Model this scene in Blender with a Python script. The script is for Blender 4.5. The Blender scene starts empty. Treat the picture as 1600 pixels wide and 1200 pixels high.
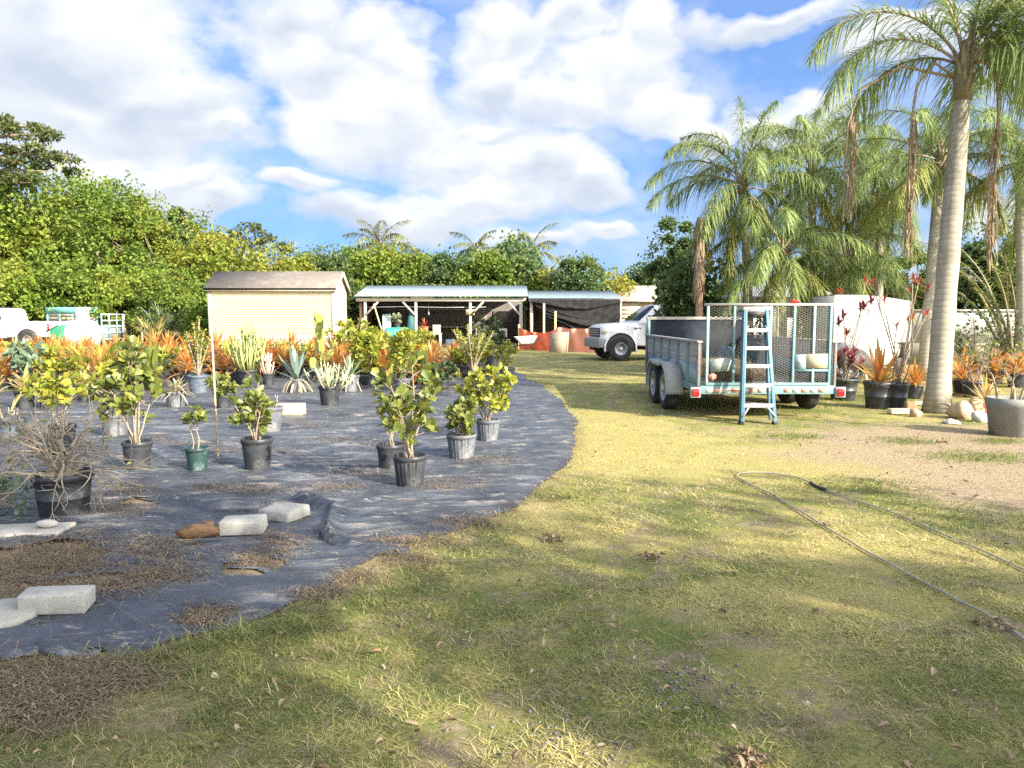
import bpy, math, random
import numpy as np
from mathutils import Vector, Matrix
PI = math.pi
rng = np.random.default_rng(7)
S = bpy.context.scene
COL = S.collection
# ------------------------------------------------------------------ camera model (1600x1200 photograph)
F = 1190.0; CAMH = 1.5; PITCH = math.atan(105 / F)
ca, sa = math.cos(PITCH), math.sin(PITCH)
def ray(px, py):
    cx, cy = (px - 800) / F, (600 - py) / F
    return cx, ca + cy * sa, -sa + cy * ca
def g(px, py):                      # ground point seen at a pixel
    d = ray(px, py); t = -CAMH / d[2]
    return d[0] * t, d[1] * t
def at(px, py, Y):                  # x, z at depth Y
    d = ray(px, py); t = Y / d[1]
    return d[0] * t, CAMH + d[2] * t

# ------------------------------------------------------------------ mesh builder
def nrm(a):
    return a / np.maximum(np.linalg.norm(a, axis=-1, keepdims=True), 1e-9)
class MB:
    def __init__(s): s.V = []; s.F = []; s.n = 0
    def add(s, V, Fs):
        V = np.asarray(V, float).reshape(-1, 3)
        if isinstance(Fs, np.ndarray): Fs = [Fs]
        by = {}
        for f in Fs:
            if isinstance(f, np.ndarray) and f.ndim == 2: s.F.append(f + s.n)
            else: by.setdefault(len(f), []).append(list(f))
        for k, l in by.items(): s.F.append(np.array(l, int) + s.n)
        s.V.append(V); s.n += len(V); return s
    def box(s, c, d, R=None):
        x, y, z = np.array(d) / 2
        V = np.array([[-x,-y,-z],[x,-y,-z],[x,y,-z],[-x,y,-z],[-x,-y,z],[x,-y,z],[x,y,z],[-x,y,z]])
        if R is not None: V = V @ np.array(R).T
        return s.add(V + np.array(c), np.array([[3,2,1,0],[4,5,6,7],[0,1,5,4],[1,2,6,5],[2,3,7,6],[3,0,4,7]]))
    def b2(s, x0, x1, y0, y1, z0, z1):
        return s.box(((x0+x1)/2, (y0+y1)/2, (z0+z1)/2), (abs(x1-x0), abs(y1-y0), abs(z1-z0)))
    def beam(s, p0, p1, w, h, up=(0,0,1)):
        p0, p1 = np.array(p0, float), np.array(p1, float)
        d = p1 - p0; L = np.linalg.norm(d); d = d / L
        u = np.array(up, float)
        if abs(d @ u) > .97: u = np.array([0, 1., 0])
        r = np.cross(d, u); r /= np.linalg.norm(r); u = np.cross(r, d)
        return s.box((p0 + p1) / 2, (w, L, h), np.stack([r, d, u], 1))
    def tube(s, path, r, n=8, cap=True):
        P = np.array(path, float); k = len(P)
        r = np.full(k, r) if np.isscalar(r) else np.array(r, float)
        T = nrm(np.gradient(P, axis=0))
        a = np.array([0, 0, 1.]) if abs(T[0][2]) < .9 else np.array([1., 0, 0])
        rings = []; U = None
        for i in range(k):
            U = (np.cross(T[i], a) if U is None else U - T[i] * (U @ T[i])); U = U / max(np.linalg.norm(U), 1e-9)
            W = np.cross(T[i], U); t = np.arange(n) * 2 * PI / n
            rings.append(P[i] + r[i] * (np.cos(t)[:, None] * U + np.sin(t)[:, None] * W))
        V = np.concatenate(rings)
        i, j = np.meshgrid(np.arange(k - 1), np.arange(n), indexing='ij')
        q = np.stack([i*n + j, i*n + (j+1) % n, (i+1)*n + (j+1) % n, (i+1)*n + j], -1).reshape(-1, 4)
        fs = [q]
        if cap: fs += [list(range(n))[::-1], list(range((k-1)*n, k*n))]
        return s.add(V, fs)
    def lathe(s, prof, n=28, c=(0,0,0), ribs=0, ramp=0.0, axis='z', rz=None):
        k = len(prof); t = np.arange(n) * 2 * PI / n; R = []
        for q in prof:
            r, z = q[0], q[1]; a = ramp if len(q) > 2 and q[2] else 0
            rr = r * (1 + a * np.sign(np.cos(ribs * t))) if ribs else np.full(n, r)
            R.append(np.stack([rr*np.cos(t), rr*np.sin(t), np.full(n, z)], 1))
        V = np.concatenate(R)
        if axis == 'x': V = V[:, [2, 0, 1]]
        if axis == 'y': V = V[:, [1, 2, 0]]
        if rz is not None: V = V @ np.array(rz).T
        i, j = np.meshgrid(np.arange(k - 1), np.arange(n), indexing='ij')
        q = np.stack([i*n + j, i*n + (j+1) % n, (i+1)*n + (j+1) % n, (i+1)*n + j], -1).reshape(-1, 4)
        return s.add(V + np.array(c), [q, list(range(n))[::-1], list(range((k-1)*n, k*n))])
    def prism(s, pts, y0, y1, axis='y'):      # outline in (a,b) pushed along axis
        n = len(pts); P = np.array(pts, float)
        A = np.concatenate([P, P]); o = np.repeat([y0, y1], n)
        V = np.stack([A[:,0], o, A[:,1]], 1) if axis == 'y' else (np.stack([o, A[:,0], A[:,1]], 1) if axis == 'x' else np.stack([A[:,0], A[:,1], o], 1))
        fs = [list(range(n)), list(range(n, 2*n))[::-1]] + [[(i+1) % n, i, i+n, (i+1) % n + n] for i in range(n)]
        return s.add(V, fs)
    def loft(s, rings, cap=True):
        k, n = len(rings), len(rings[0]); V = np.concatenate([np.array(r, float) for r in rings])
        fs = [[i*n + j, i*n + (j+1) % n, (i+1)*n + (j+1) % n, (i+1)*n + j] for i in range(k-1) for j in range(n)]
        if cap: fs += [list(range(n))[::-1], list(range((k-1)*n, k*n))]
        return s.add(V, fs)
    def blob(s, c, r, seed=0, amp=.2, nu=12, nv=8, freq=2.0, R=None):
        q = np.random.default_rng(seed); ph = q.uniform(0, 6.28, 6); w = q.normal(0, freq, (6, 3))
        u = np.linspace(0, PI, nv + 1); v = np.arange(nu) * 2 * PI / nu
        D = np.array([[math.sin(a)*math.cos(b), math.sin(a)*math.sin(b), math.cos(a)] for a in u for b in v])
        m = 1 + amp * np.sin(D @ w.T + ph).mean(1) * 1.6
        V = D * m[:, None] * np.array(r)
        if R is not None: V = V @ np.array(R).T
        fs = [[i*nu + j, i*nu + (j+1) % nu, (i+1)*nu + (j+1) % nu, (i+1)*nu + j][::-1] for i in range(nv) for j in range(nu)]
        return s.add(V + np.array(c), fs)
    # --- many leaves at once: base P, direction D, up U, length L, width W
    def leaves(s, P, D, U, L, W, shape='ovate', fold=.15, curl=.15):
        D = nrm(D); side = nrm(np.cross(D, U)); Nn = np.cross(side, D)
        L = np.broadcast_to(L, len(P))[:, None]; W = np.broadcast_to(W, len(P))[:, None]
        a, wa, b, wb = {'ovate': (.3, .42, .7, .38), 'obovate': (.42, .30, .8, .46), 'lance': (.3, .5, .7, .35)}[shape]
        def pt(t, w, up): return P + D*L*t + side*W*w + Nn*(L*up)
        f = fold
        V = np.stack([P, pt(a, wa, f*wa - curl*a*a), pt(b, wb, f*wb - curl*b*b), pt(1, 0, -curl), pt(b, -wb, f*wb - curl*b*b), pt(a, -wa, f*wa - curl*a*a)], 1).reshape(-1, 3)
        i = np.arange(len(P))[:, None] * 6
        return s.add(V, np.concatenate([i + np.array([[0,1,2,3]]), i + np.array([[0,3,4,5]])]))
    def quads(s, P, D, U, L, W):               # small plain leaves: one bent rhomb each
        D = nrm(D); side = nrm(np.cross(D, U)); Nn = np.cross(side, D)
        L = np.broadcast_to(L, len(P))[:, None]; W = np.broadcast_to(W, len(P))[:, None]
        V = np.stack([P, P + D*L*.45 + side*W*.5 + Nn*W*.12, P + D*L, P + D*L*.45 - side*W*.5 + Nn*W*.12], 1).reshape(-1, 3)
        return s.add(V, np.arange(len(P))[:, None]*4 + np.array([[0,1,2,3]]))
    def straps(s, P, D, L, W, nseg=4, droop=.3, up=None, taper=1.0, wbase=.8, chan=0.0):
        n = len(P); D = nrm(D); L = np.broadcast_to(L, n)[:, None]; W = np.broadcast_to(W, n)[:, None]; dr = np.broadcast_to(droop, n)[:, None]
        U = np.broadcast_to(np.array([0, 0, 1.]) if up is None else up, (n, 3))
        side = nrm(np.cross(D, U) + 1e-6); C = []
        for i in range(nseg + 1):
            t = i / nseg
            c = P + D*L*t + np.array([0, 0, -1.])*dr*L*t*t
            w = W * (wbase + (1-wbase)*min(1, t*3)) * max(.06, (1 - t**2.2*taper)) * .5
            lift = np.array([0, 0, 1.])*w*chan
            C += [c + side*w + lift, c - side*w + lift]
        m = 2*(nseg+1); V = np.stack(C, 1).reshape(-1, 3)
        q = np.concatenate([np.arange(n)[:, None]*m + np.array([[2*i, 2*i+2, 2*i+3, 2*i+1]]) for i in range(nseg)])
        return s.add(V, q)
    def mesh(s, name, mat, smooth=False):
        me = bpy.data.meshes.new(name)
        V = np.concatenate(s.V); me.vertices.add(len(V)); me.vertices.foreach_set('co', V.ravel())
        fl = [f for f in s.F if len(f)]
        tot = np.concatenate([np.full(len(f), f.shape[1]) for f in fl]); idx = np.concatenate([f.ravel() for f in fl])
        me.loops.add(len(idx)); me.loops.foreach_set('vertex_index', idx.astype(np.int32))
        me.polygons.add(len(tot)); st = np.concatenate([[0], np.cumsum(tot)[:-1]])
        me.polygons.foreach_set('loop_start', st.astype(np.int32)); me.polygons.foreach_set('loop_total', tot.astype(np.int32))
        if smooth: me.polygons.foreach_set('use_smooth', np.ones(len(tot), bool))
        me.update(calc_edges=True); me.validate(); me.materials.append(mat); return me
    def build(s, name, mat, parent=None, smooth=False, bevel=0):
        o = bpy.data.objects.new(name, s.mesh(name, mat, smooth)); COL.objects.link(o)
        if parent is not None: o.parent = parent
        if bevel:
            m = o.modifiers.new('bevel', 'BEVEL'); m.width = bevel; m.segments = 2; m.limit_method = 'ANGLE'; m.angle_limit = math.radians(40)
        return o

def rotz(a): c, s_ = math.cos(a), math.sin(a); return np.array([[c,-s_,0],[s_,c,0],[0,0,1]])
def rotx(a): c, s_ = math.cos(a), math.sin(a); return np.array([[1,0,0],[0,c,-s_],[0,s_,c]])
def roty(a): c, s_ = math.cos(a), math.sin(a); return np.array([[c,0,s_],[0,1,0],[-s_,0,c]])

def tag(o, label=None, cat=None, group=None, kind=None):
    if label: o['label'] = label
    if cat: o['category'] = cat
    if group: o['group'] = group
    if kind: o['kind'] = kind
    return o
def thing(name, label, cat, loc=(0,0,0), rz=0, group=None):
    o = bpy.data.objects.new(name, None); COL.objects.link(o); o.empty_display_size = .1
    o.location = loc; o.rotation_euler = (0, 0, rz)
    return tag(o, label, cat, group)
def kids(o): return [c for c in COL.objects if c.parent == o]
def dup(root, loc, rz, label=None, group=None, scale=1.0):
    r = root.copy(); COL.objects.link(r); r.location = loc; r.rotation_euler = (0, 0, rz); r.scale = (scale,)*3
    if label: r['label'] = label
    if group: r['group'] = group
    for ch in KIDS[root.name]:
        c = ch.copy(); COL.objects.link(c); c.parent = r
        for g2 in KIDS.get(ch.name, []):
            d = g2.copy(); COL.objects.link(d); d.parent = c
    return r
KIDS = {}
def remember(root):
    KIDS[root.name] = kids(root)
    for c in KIDS[root.name]: KIDS[c.name] = kids(c)
    return root

def vnoise(x, y, sc, seed=0):       # smooth value noise 0..1
    q = np.random.default_rng(seed); T = q.random((64, 64))
    x = np.asarray(x)*sc + 17.3; y = np.asarray(y)*sc + 31.7
    xi, yi = np.floor(x).astype(int), np.floor(y).astype(int); fx, fy = x - xi, y - yi
    fx, fy = fx*fx*(3-2*fx), fy*fy*(3-2*fy)
    a, b, c, d = T[xi % 64, yi % 64], T[(xi+1) % 64, yi % 64], T[xi % 64, (yi+1) % 64], T[(xi+1) % 64, (yi+1) % 64]
    return (a*(1-fx) + b*fx)*(1-fy) + (c*(1-fx) + d*fx)*fy

# ------------------------------------------------------------------ materials
def hexs(c): return (*c, 1.0) if len(c) == 3 else c
def newmat(name):
    m = bpy.data.materials.new(name); m.use_nodes = True; nt = m.node_tree
    return m, nt, nt.nodes['Principled BSDF']
def N(nt, t, **kw):
    n = nt.nodes.new(t)
    for k, v in kw.items():
        if k in n.inputs: n.inputs[k].default_value = v
        else: setattr(n, k, v)
    return n
def ramp(nt, fac, stops, interp='LINEAR'):
    r = nt.nodes.new('ShaderNodeValToRGB'); cr = r.color_ramp; cr.interpolation = interp
    while len(cr.elements) < len(stops): cr.elements.new(.5)
    for e, (p, c) in zip(cr.elements, stops): e.position = p; e.color = hexs(c)
    nt.links.new(fac, r.inputs[0]); return r.outputs[0]
def noise(nt, scale, detail=5, rough=.6, vec=None, stretch=None, dist=0, coord='Object'):
    n = N(nt, 'ShaderNodeTexNoise', Scale=scale, Detail=detail, Roughness=rough, Distortion=dist)
    tc = nt.nodes.new('ShaderNodeTexCoord'); v = tc.outputs[coord] if vec is None else vec
    if stretch:
        mp = nt.nodes.new('ShaderNodeMapping'); mp.inputs['Scale'].default_value = stretch; nt.links.new(v, mp.inputs[0]); v = mp.outputs[0]
    nt.links.new(v, n.inputs['Vector']); return n.outputs[0]
def mixc(nt, fac, a, b, mode='MIX'):
    m = nt.nodes.new('ShaderNodeMix'); m.data_type = 'RGBA'; m.blend_type = mode
    for i, x in ((0, fac), (6, a), (7, b)):
        if hasattr(x, 'is_output'): nt.links.new(x, m.inputs[i])
        else: m.inputs[i].default_value = x if i == 0 else hexs(x)
    return m.outputs[2]
def bump(nt, bsdf, h, strength=.3, dist=.01):
    b = N(nt, 'ShaderNodeBump', Strength=strength, Distance=dist); nt.links.new(h, b.inputs['Height']); nt.links.new(b.outputs[0], bsdf.inputs['Normal'])
def mat(name, c1, c2=None, scale=6, rough=.65, metal=0, bmp=.15, bscale=40, bdist=.004, spec=.35, stretch=None, c3=None, s3=2.0, t3=(.52, .68), coat=0):
    m, nt, b = newmat(name)
    b.inputs['Roughness'].default_value = rough; b.inputs['Metallic'].default_value = metal; b.inputs['Specular IOR Level'].default_value = spec
    b.inputs['Coat Weight'].default_value = coat
    c2 = c2 or tuple(x*.75 for x in c1)
    col = ramp(nt, noise(nt, scale, 6, .65, stretch=stretch), [(.35, c1), (.68, c2)])
    if c3: col = mixc(nt, ramp(nt, noise(nt, s3, 7, .7), [(t3[0], (0,0,0)), (t3[1], (1,1,1))]), col, c3)
    nt.links.new(col, b.inputs['Base Color'])
    if bmp: bump(nt, b, noise(nt, bscale, 4, .6, stretch=stretch), bmp, bdist)
    return m
def leafmat(name, cols, trans=.35, rough=.5, patch=None, pscale=.6, spec=.3):
    m, nt, b = newmat(name); b.inputs['Roughness'].default_value = rough; b.inputs['Specular IOR Level'].default_value = spec
    ge = nt.nodes.new('ShaderNodeNewGeometry')
    col = ramp(nt, ge.outputs['Random Per Island'], [(i/max(1, len(cols)-1), c) for i, c in enumerate(cols)])
    if patch:
        oi = nt.nodes.new('ShaderNodeObjectInfo'); add = nt.nodes.new('ShaderNodeVectorMath'); tc = nt.nodes.new('ShaderNodeTexCoord')
        sc = N(nt, 'ShaderNodeVectorMath', operation='SCALE'); nt.links.new(oi.outputs['Location'], add.inputs[0]); nt.links.new(tc.outputs['Object'], add.inputs[1])
        col = mixc(nt, ramp(nt, noise(nt, pscale, 3, .6, vec=add.outputs[0]), [(.42, (0,0,0)), (.62, (1,1,1))]), col, mixc(nt, .65, col, patch))
    nt.links.new(col, b.inputs['Base Color'])
    if trans:
        t = nt.nodes.new('ShaderNodeBsdfTranslucent'); mx = nt.nodes.new('ShaderNodeMixShader'); mx.inputs[0].default_value = trans
        out = nt.nodes['Material Output']; nt.links.new(col, t.inputs['Color'])
        nt.links.new(b.outputs[0], mx.inputs[1]); nt.links.new(t.outputs[0], mx.inputs[2]); nt.links.new(mx.outputs[0], out.inputs['Surface'])
    return m
# ------------------------------------------------------------------ materials used
SUNAZ = (0.76, -0.65); SUNEL = math.radians(27)
WHITE = mat('white_paint', (.50,.50,.51), (.45,.45,.46), rough=.35, bmp=.03, coat=.3)
TRUCKW = mat('truck_white', (.80,.80,.80), (.74,.74,.74), rough=.35, bmp=.02, coat=.3)
WHITEW = mat('white_weathered', (.52,.51,.49), (.42,.41,.39), rough=.6, c3=(.45,.43,.38), t3=(.6,.75))
BLACKP = mat('black_nursery_plastic', (.022,.024,.028), (.045,.05,.056), scale=9, rough=.42, c3=(.15,.15,.14), s3=5, t3=(.56,.74), bscale=60)
GREYP = mat('dusty_grey_plastic', (.11,.12,.135), (.07,.08,.09), scale=7, rough=.6, c3=(.27,.27,.265), s3=4, t3=(.5,.7))
BLUEP = mat('bluegrey_plastic', (.09,.12,.16), (.06,.08,.11), scale=7, rough=.5, c3=(.2,.21,.22), s3=5)
GREENP = mat('green_plastic', (.018,.045,.045), (.025,.055,.052), rough=.45, c3=(.16,.2,.2), s3=6)
PINKP = mat('pink_plastic', (.7,.22,.2), (.6,.16,.15), rough=.5)
CONCP = mat('concrete_planter', (.24,.24,.225), (.17,.17,.16), rough=.85, c3=(.33,.33,.31), bmp=.4)
SOIL = mat('potting_soil', (.06,.042,.028), (.12,.09,.06), scale=40, rough=.95, bmp=.8, bdist=.01)
BARK = mat('grey_bark', (.24,.2,.155), (.13,.10,.075), scale=14, rough=.9, bmp=.5, stretch=(1,1,.35))
BARKP = mat('pale_stem', (.32,.26,.19), (.2,.16,.115), scale=20, rough=.85, bmp=.3)
BARKD = mat('dry_twig', (.33,.28,.21), (.2,.165,.12), scale=20, rough=.9, bmp=.3)
WOODG = mat('weathered_grey_wood', (.40,.37,.33), (.27,.245,.21), scale=5, rough=.85, stretch=(1,1,8), bmp=.4)
WOODB = mat('brown_wood', (.36,.22,.12), (.22,.13,.07), scale=5, rough=.8, stretch=(8,8,1), bmp=.3)
WOODP = mat('pale_stake_wood', (.6,.48,.3), (.45,.35,.21), scale=8, rough=.8, bmp=.2)
BLOCK = mat('concrete_block', (.40,.385,.34), (.30,.285,.25), scale=12, rough=.92, c3=(.27,.26,.225), s3=7, t3=(.55,.8), bmp=.6, bscale=90)
DARKM = mat('dark_metal', (.03,.03,.032), (.06,.055,.05), rough=.55)
STEEL = mat('galvanised_steel', (.55,.56,.57), (.43,.44,.45), rough=.4, metal=.6)
ALU = mat('aluminium', (.5,.51,.52), (.42,.43,.44), rough=.35, metal=.55)
TEAL = mat('teal_painted_steel', (.17,.29,.30), (.12,.215,.235), scale=5, rough=.55, c3=(.22,.165,.12), s3=5, t3=(.56,.7), bmp=.1)
TEALB = mat('faded_blue_board', (.23,.32,.35), (.16,.24,.27), scale=6, rough=.7, c3=(.33,.33,.31), s3=4)
BOARD = mat('sun_bleached_board', (.42,.39,.36), (.28,.255,.235), scale=4, rough=.9, stretch=(6,.5,6), bmp=.5, c3=(.2,.17,.14), s3=3, t3=(.58,.75))
LADB = mat('blue_fibreglass', (.055,.15,.21), (.08,.185,.245), rough=.45, bmp=.05)
RUBBER = mat('tyre_rubber', (.018,.018,.019), (.035,.034,.032), rough=.85, c3=(.08,.075,.065), s3=6)
GLASSD = mat('dark_glass', (.02,.025,.028), (.03,.035,.04), rough=.06, bmp=0, spec=.7)
GREYB = mat('grey_bumper', (.26,.26,.27), (.2,.2,.2), rough=.5)
REDL = mat('red_lens', (.6,.012,.014), (.5,.01,.01), rough=.2, bmp=0, spec=.6)
def mat_lens():
    m = mat('clear_lens', (.75,.7,.58), (.6,.55,.45), rough=.12, bmp=0, spec=.7); return m
LENS = mat_lens()
# ------------------------------------------------------------------ ground
C = np.array
FAB_PX = [(770,566),(800,576),(845,602),(878,628),(897,655),(904,685),(893,712),(872,740),(838,772),(790,800),(715,830),(650,850),(600,870),(545,900),(500,930),(460,952),(420,968),(350,985),(290,1000),(240,1020),(180,1027),(120,1024),(70,1020),(0,1030),(-150,1050)]
fab_edge = [g(*p) for p in FAB_PX]
FAB = np.array(fab_edge + [(-14, 3.6), (-16, 12), (-17, 26), (-.6, 26)])
def inside(x, y, P=FAB):
    x = np.asarray(x); y = np.asarray(y); r = np.zeros(x.shape, bool); n = len(P)
    for i in range(n):
        x0, y0 = P[i]; x1, y1 = P[(i+1) % n]
        if y0 == y1: continue
        r ^= ((y0 > y) != (y1 > y)) & (x < (x1-x0)*(y-y0)/(y1-y0) + x0)
    return r
def edge_dist(x, y):
    d = np.full(np.shape(x), 99.)
    for i in range(len(fab_edge)-1):
        a = np.array(fab_edge[i]); b = np.array(fab_edge[i+1]); ab = b-a
        t = np.clip(((x-a[0])*ab[0] + (y-a[1])*ab[1])/(ab@ab), 0, 1)
        d = np.minimum(d, np.hypot(x-a[0]-t*ab[0], y-a[1]-t*ab[1]))
    return d
DIRT = [(5.9, 8.5, 2.4, 1.7), (4.7, 6.6, 1.3, 1.0), (-3.3, 3.0, 1.6, .6), (-6, 7, 4.6, 3.4), (-2.6, 4.6, 1.6, 1.0)]     # cx, cy, rx, ry: bare dirt
STRAW = [(1.2, 9.4, 1.5, 1.5), (2.5, 7.8, 2.6, 1.2), (1.6, 3.9, .9, .35), (.3, 5.5, .5, .7), (2.2, 4.9, 1.0, .5), (1.5,11,.8,1.2)]
def dmask(x, y, L):
    m = np.zeros(np.shape(x))
    for cx, cy, rx, ry in L: m = np.maximum(m, np.clip(1.35 - np.hypot((x-cx)/rx, (y-cy)/ry), 0, 1))
    return np.clip(m*1.6, 0, 1)

def ground_material():
    m, nt, b = newmat('lawn_soil'); b.inputs['Roughness'].default_value = .95; b.inputs['Specular IOR Level'].default_value = .1
    tc = nt.nodes.new('ShaderNodeTexCoord'); O = tc.outputs['Object']
    def ell(L, amp=.55, sc=1.6):
        nz = noise(nt, sc, 5, .65, vec=O); out = None
        for cx, cy, rx, ry in L:
            mp = nt.nodes.new('ShaderNodeMapping'); mp.inputs['Location'].default_value = (-cx/rx, -cy/ry, 0); mp.inputs['Scale'].default_value = (1/rx, 1/ry, 0)
            nt.links.new(O, mp.inputs[0]); ln = N(nt, 'ShaderNodeVectorMath', operation='LENGTH'); nt.links.new(mp.outputs[0], ln.inputs[0])
            if out is None: out = ln.outputs['Value']
            else:
                mn = N(nt, 'ShaderNodeMath', operation='MINIMUM'); nt.links.new(out, mn.inputs[0]); nt.links.new(ln.outputs['Value'], mn.inputs[1]); out = mn.outputs[0]
        ad = N(nt, 'ShaderNodeMath', operation='MULTIPLY_ADD'); nt.links.new(nz, ad.inputs[0]); ad.inputs[1].default_value = -amp*2; nt.links.new(out, ad.inputs[2])
        return ramp(nt, ad.outputs[0], [(.2, (1,1,1)), (.62, (0,0,0))])
    soil = ramp(nt, noise(nt, 14, 8, .7, vec=O), [(.3, (.15,.115,.075)), (.55, (.29,.23,.15)), (.75, (.45,.37,.26))])
    dirt = ramp(nt, noise(nt, 22, 8, .75, vec=O), [(.3, (.15,.105,.068)), (.5, (.33,.25,.17)), (.72, (.5,.4,.285))])
    green = ramp(nt, noise(nt, 60, 6, .8, vec=O), [(.3, (.085,.11,.03)), (.55, (.17,.195,.055)), (.72, (.34,.32,.11))])
    straw = ramp(nt, noise(nt, 45, 6, .8, vec=O), [(.3, (.24,.20,.07)), (.6, (.44,.38,.145)), (.75, (.58,.50,.22))])
    gs = mixc(nt, ramp(nt, noise(nt, 1.1, 8, .72, vec=O), [(.43, (0,0,0)), (.6, (1,1,1))]), green, straw)
    gs = mixc(nt, ramp(nt, noise(nt, 2.7, 8, .75, vec=O), [(.48, (0,0,0)), (.6, (.95,.95,.95))]), gs, soil)
    gs = mixc(nt, mixc(nt, .75, (0,0,0), ell(STRAW)), gs, straw)
    gs = mixc(nt, mixc(nt, .85, (0,0,0), ell(DIRT, .75, 1.3)), gs, dirt)
    nt.links.new(gs, b.inputs['Base Color'])
    bump(nt, b, noise(nt, 35, 8, .75, vec=O), .9, .03)
    return m
GROUND = ground_material()
gm = MB(); xs = np.concatenate([[-400, -60], np.linspace(-20, 20, 41), [60, 400]]); ys = np.concatenate([[-400, -60], np.linspace(-20, 60, 81), [120, 500]])
XX, YY = np.meshgrid(xs, ys, indexing='ij')
n1, n2 = XX.shape; ii, jj = np.meshgrid(np.arange(n1-1), np.arange(n2-1), indexing='ij'); q = (ii*n2 + jj).ravel()
gm.add(np.stack([XX.ravel(), YY.ravel(), np.zeros(XX.size)], 1), np.stack([q, q+n2, q+n2+1, q+1], 1))
tag(gm.build('ground', GROUND), 'patchy lawn and bare soil of the nursery yard', 'ground', kind='structure')

# ------------------------------------------------------------------ weed fabric
def fabric_material():
    m, nt, b = newmat('woven_weed_fabric'); tc = nt.nodes.new('ShaderNodeTexCoord'); O = tc.outputs['Object']
    b.inputs['Roughness'].default_value = .42; b.inputs['Specular IOR Level'].default_value = .55
    base = ramp(nt, noise(nt, 1.4, 8, .7, vec=O), [(.3, (.024,.028,.038)), (.7, (.085,.096,.115))])
    base = mixc(nt, ramp(nt, noise(nt, 2.2, 8, .75, vec=O, stretch=(.55,1.6,1)), [(.52, (0,0,0)), (.74, (1,1,1))]), base, (.20,.21,.225))
    base = mixc(nt, ramp(nt, noise(nt, 5, 8, .8, vec=O, stretch=(.5,1.4,1)), [(.55, (0,0,0)), (.64, (1,1,1))]), base, (.29,.255,.21))
    base = mixc(nt, ramp(nt, noise(nt, 4.5, 9, .85, vec=O, stretch=(.6,1.5,1)), [(.60, (0,0,0)), (.64, (1,1,1))]), base, (.40,.38,.34))
    sp = N(nt, 'ShaderNodeTexVoronoi', Scale=26.0); nt.links.new(O, sp.inputs['Vector'])
    base = mixc(nt, ramp(nt, sp.outputs['Distance'], [(.04, (.75,.75,.75)), (.1, (0,0,0))]), base, (.42,.36,.27))
    nt.links.new(base, b.inputs['Base Color'])
    wv = N(nt, 'ShaderNodeTexWave', Scale=55.0, Distortion=.4); nt.links.new(O, wv.inputs['Vector'])
    h = N(nt, 'ShaderNodeMath', operation='MULTIPLY_ADD'); nt.links.new(wv.outputs[1], h.inputs[0]); h.inputs[1].default_value = .02
    rd = N(nt, 'ShaderNodeMath', operation='ABSOLUTE'); sb_ = N(nt, 'ShaderNodeMath', operation='SUBTRACT'); nt.links.new(noise(nt, 2.3, 1.2, .5, vec=O, stretch=(.5,1.6,1), dist=.7), sb_.inputs[0]); sb_.inputs[1].default_value = .5; nt.links.new(sb_.outputs[0], rd.inputs[0])
    pw = N(nt, 'ShaderNodeMath', operation='POWER'); nt.links.new(rd.outputs[0], pw.inputs[0]); pw.inputs[1].default_value = .7
    a2 = N(nt, 'ShaderNodeMath', operation='MULTIPLY_ADD'); nt.links.new(pw.outputs[0], a2.inputs[0]); a2.inputs[1].default_value = -1.5; nt.links.new(noise(nt, 7, 2, .5, vec=O, stretch=(.5,1.8,1), dist=.8), a2.inputs[2]); nt.links.new(a2.outputs[0], h.inputs[2])
    bump(nt, b, h.outputs[0], .8, .05); return m
FABRIC = fabric_material()
DYF = []
Yr = [2.4]
while Yr[-1] < 26: Yr.append(Yr[-1] * 1.0036)
Yr = np.array(Yr); Ur = np.linspace(-1.0, .16, 600)
UU, YV = np.meshgrid(Ur, Yr, indexing='ij'); XV = UU * YV
def wrinkle(x, y):
    z = np.zeros_like(x); q = np.random.default_rng(3)
    for k in range(150):                                   # long soft folds with limited length
        cx, cy = q.uniform(-7, 1.2), q.uniform(3.2, 12); a = q.normal(.1, .4); L = q.uniform(.2, 1.1); w = q.uniform(.012, .06)*(.6+cy/12); h = q.uniform(.15, .6)*w
        u = (x-cx)*math.cos(a) + (y-cy)*math.sin(a); v = -(x-cx)*math.sin(a) + (y-cy)*math.cos(a) + .09*np.sin(u*3 + k)
        z += h*np.exp(-(v/w)**2)*np.exp(-(u/L)**4)
    z += .016*np.abs(vnoise(x*.6, y*1.8, 1.3, 5)-.5)*2 + .006*vnoise(x, y*2.2, 5, 6) + .004*vnoise(x, y, 13, 8)
    # the raised fold behind the two blocks and the curled tail at its right end
    for (p0, p1, w, h) in [((250,782),(330,800),.04,.02),((330,798),(480,788),.06,.035),((470,788),(535,802),.05,.05),((520,802),(512,835),.04,.05),((512,835),(550,858),.05,.035),((550,860),(640,852),.05,.025),((0,1026),(70,1014),.05,.05),((70,1014),(160,1023),.04,.03),((160,940),(215,985),.02,.02),((820,690),(770,695),.05,.035),((560,690),(800,712),.05,.03),((850,640),(720,628),.07,.04)]:
        a, b_ = np.array(g(*p0)), np.array(g(*p1)); ab = b_-a; t = np.clip(((x-a[0])*ab[0]+(y-a[1])*ab[1])/(ab@ab), 0, 1)
        d = np.hypot(x-a[0]-t*ab[0], y-a[1]-t*ab[1]); z += h*np.exp(-(d/w)**2)
    return z
edge_wob = .09*(vnoise(XV, YV, 1.6, 11)-.5)*2 + .03*(vnoise(XV, YV, 15, 12)-.5)*2
ED = edge_dist(XV, YV)
INS = inside(XV + edge_wob, YV + edge_wob*.7)
HOLE = np.zeros(XV.shape, bool)
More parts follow.
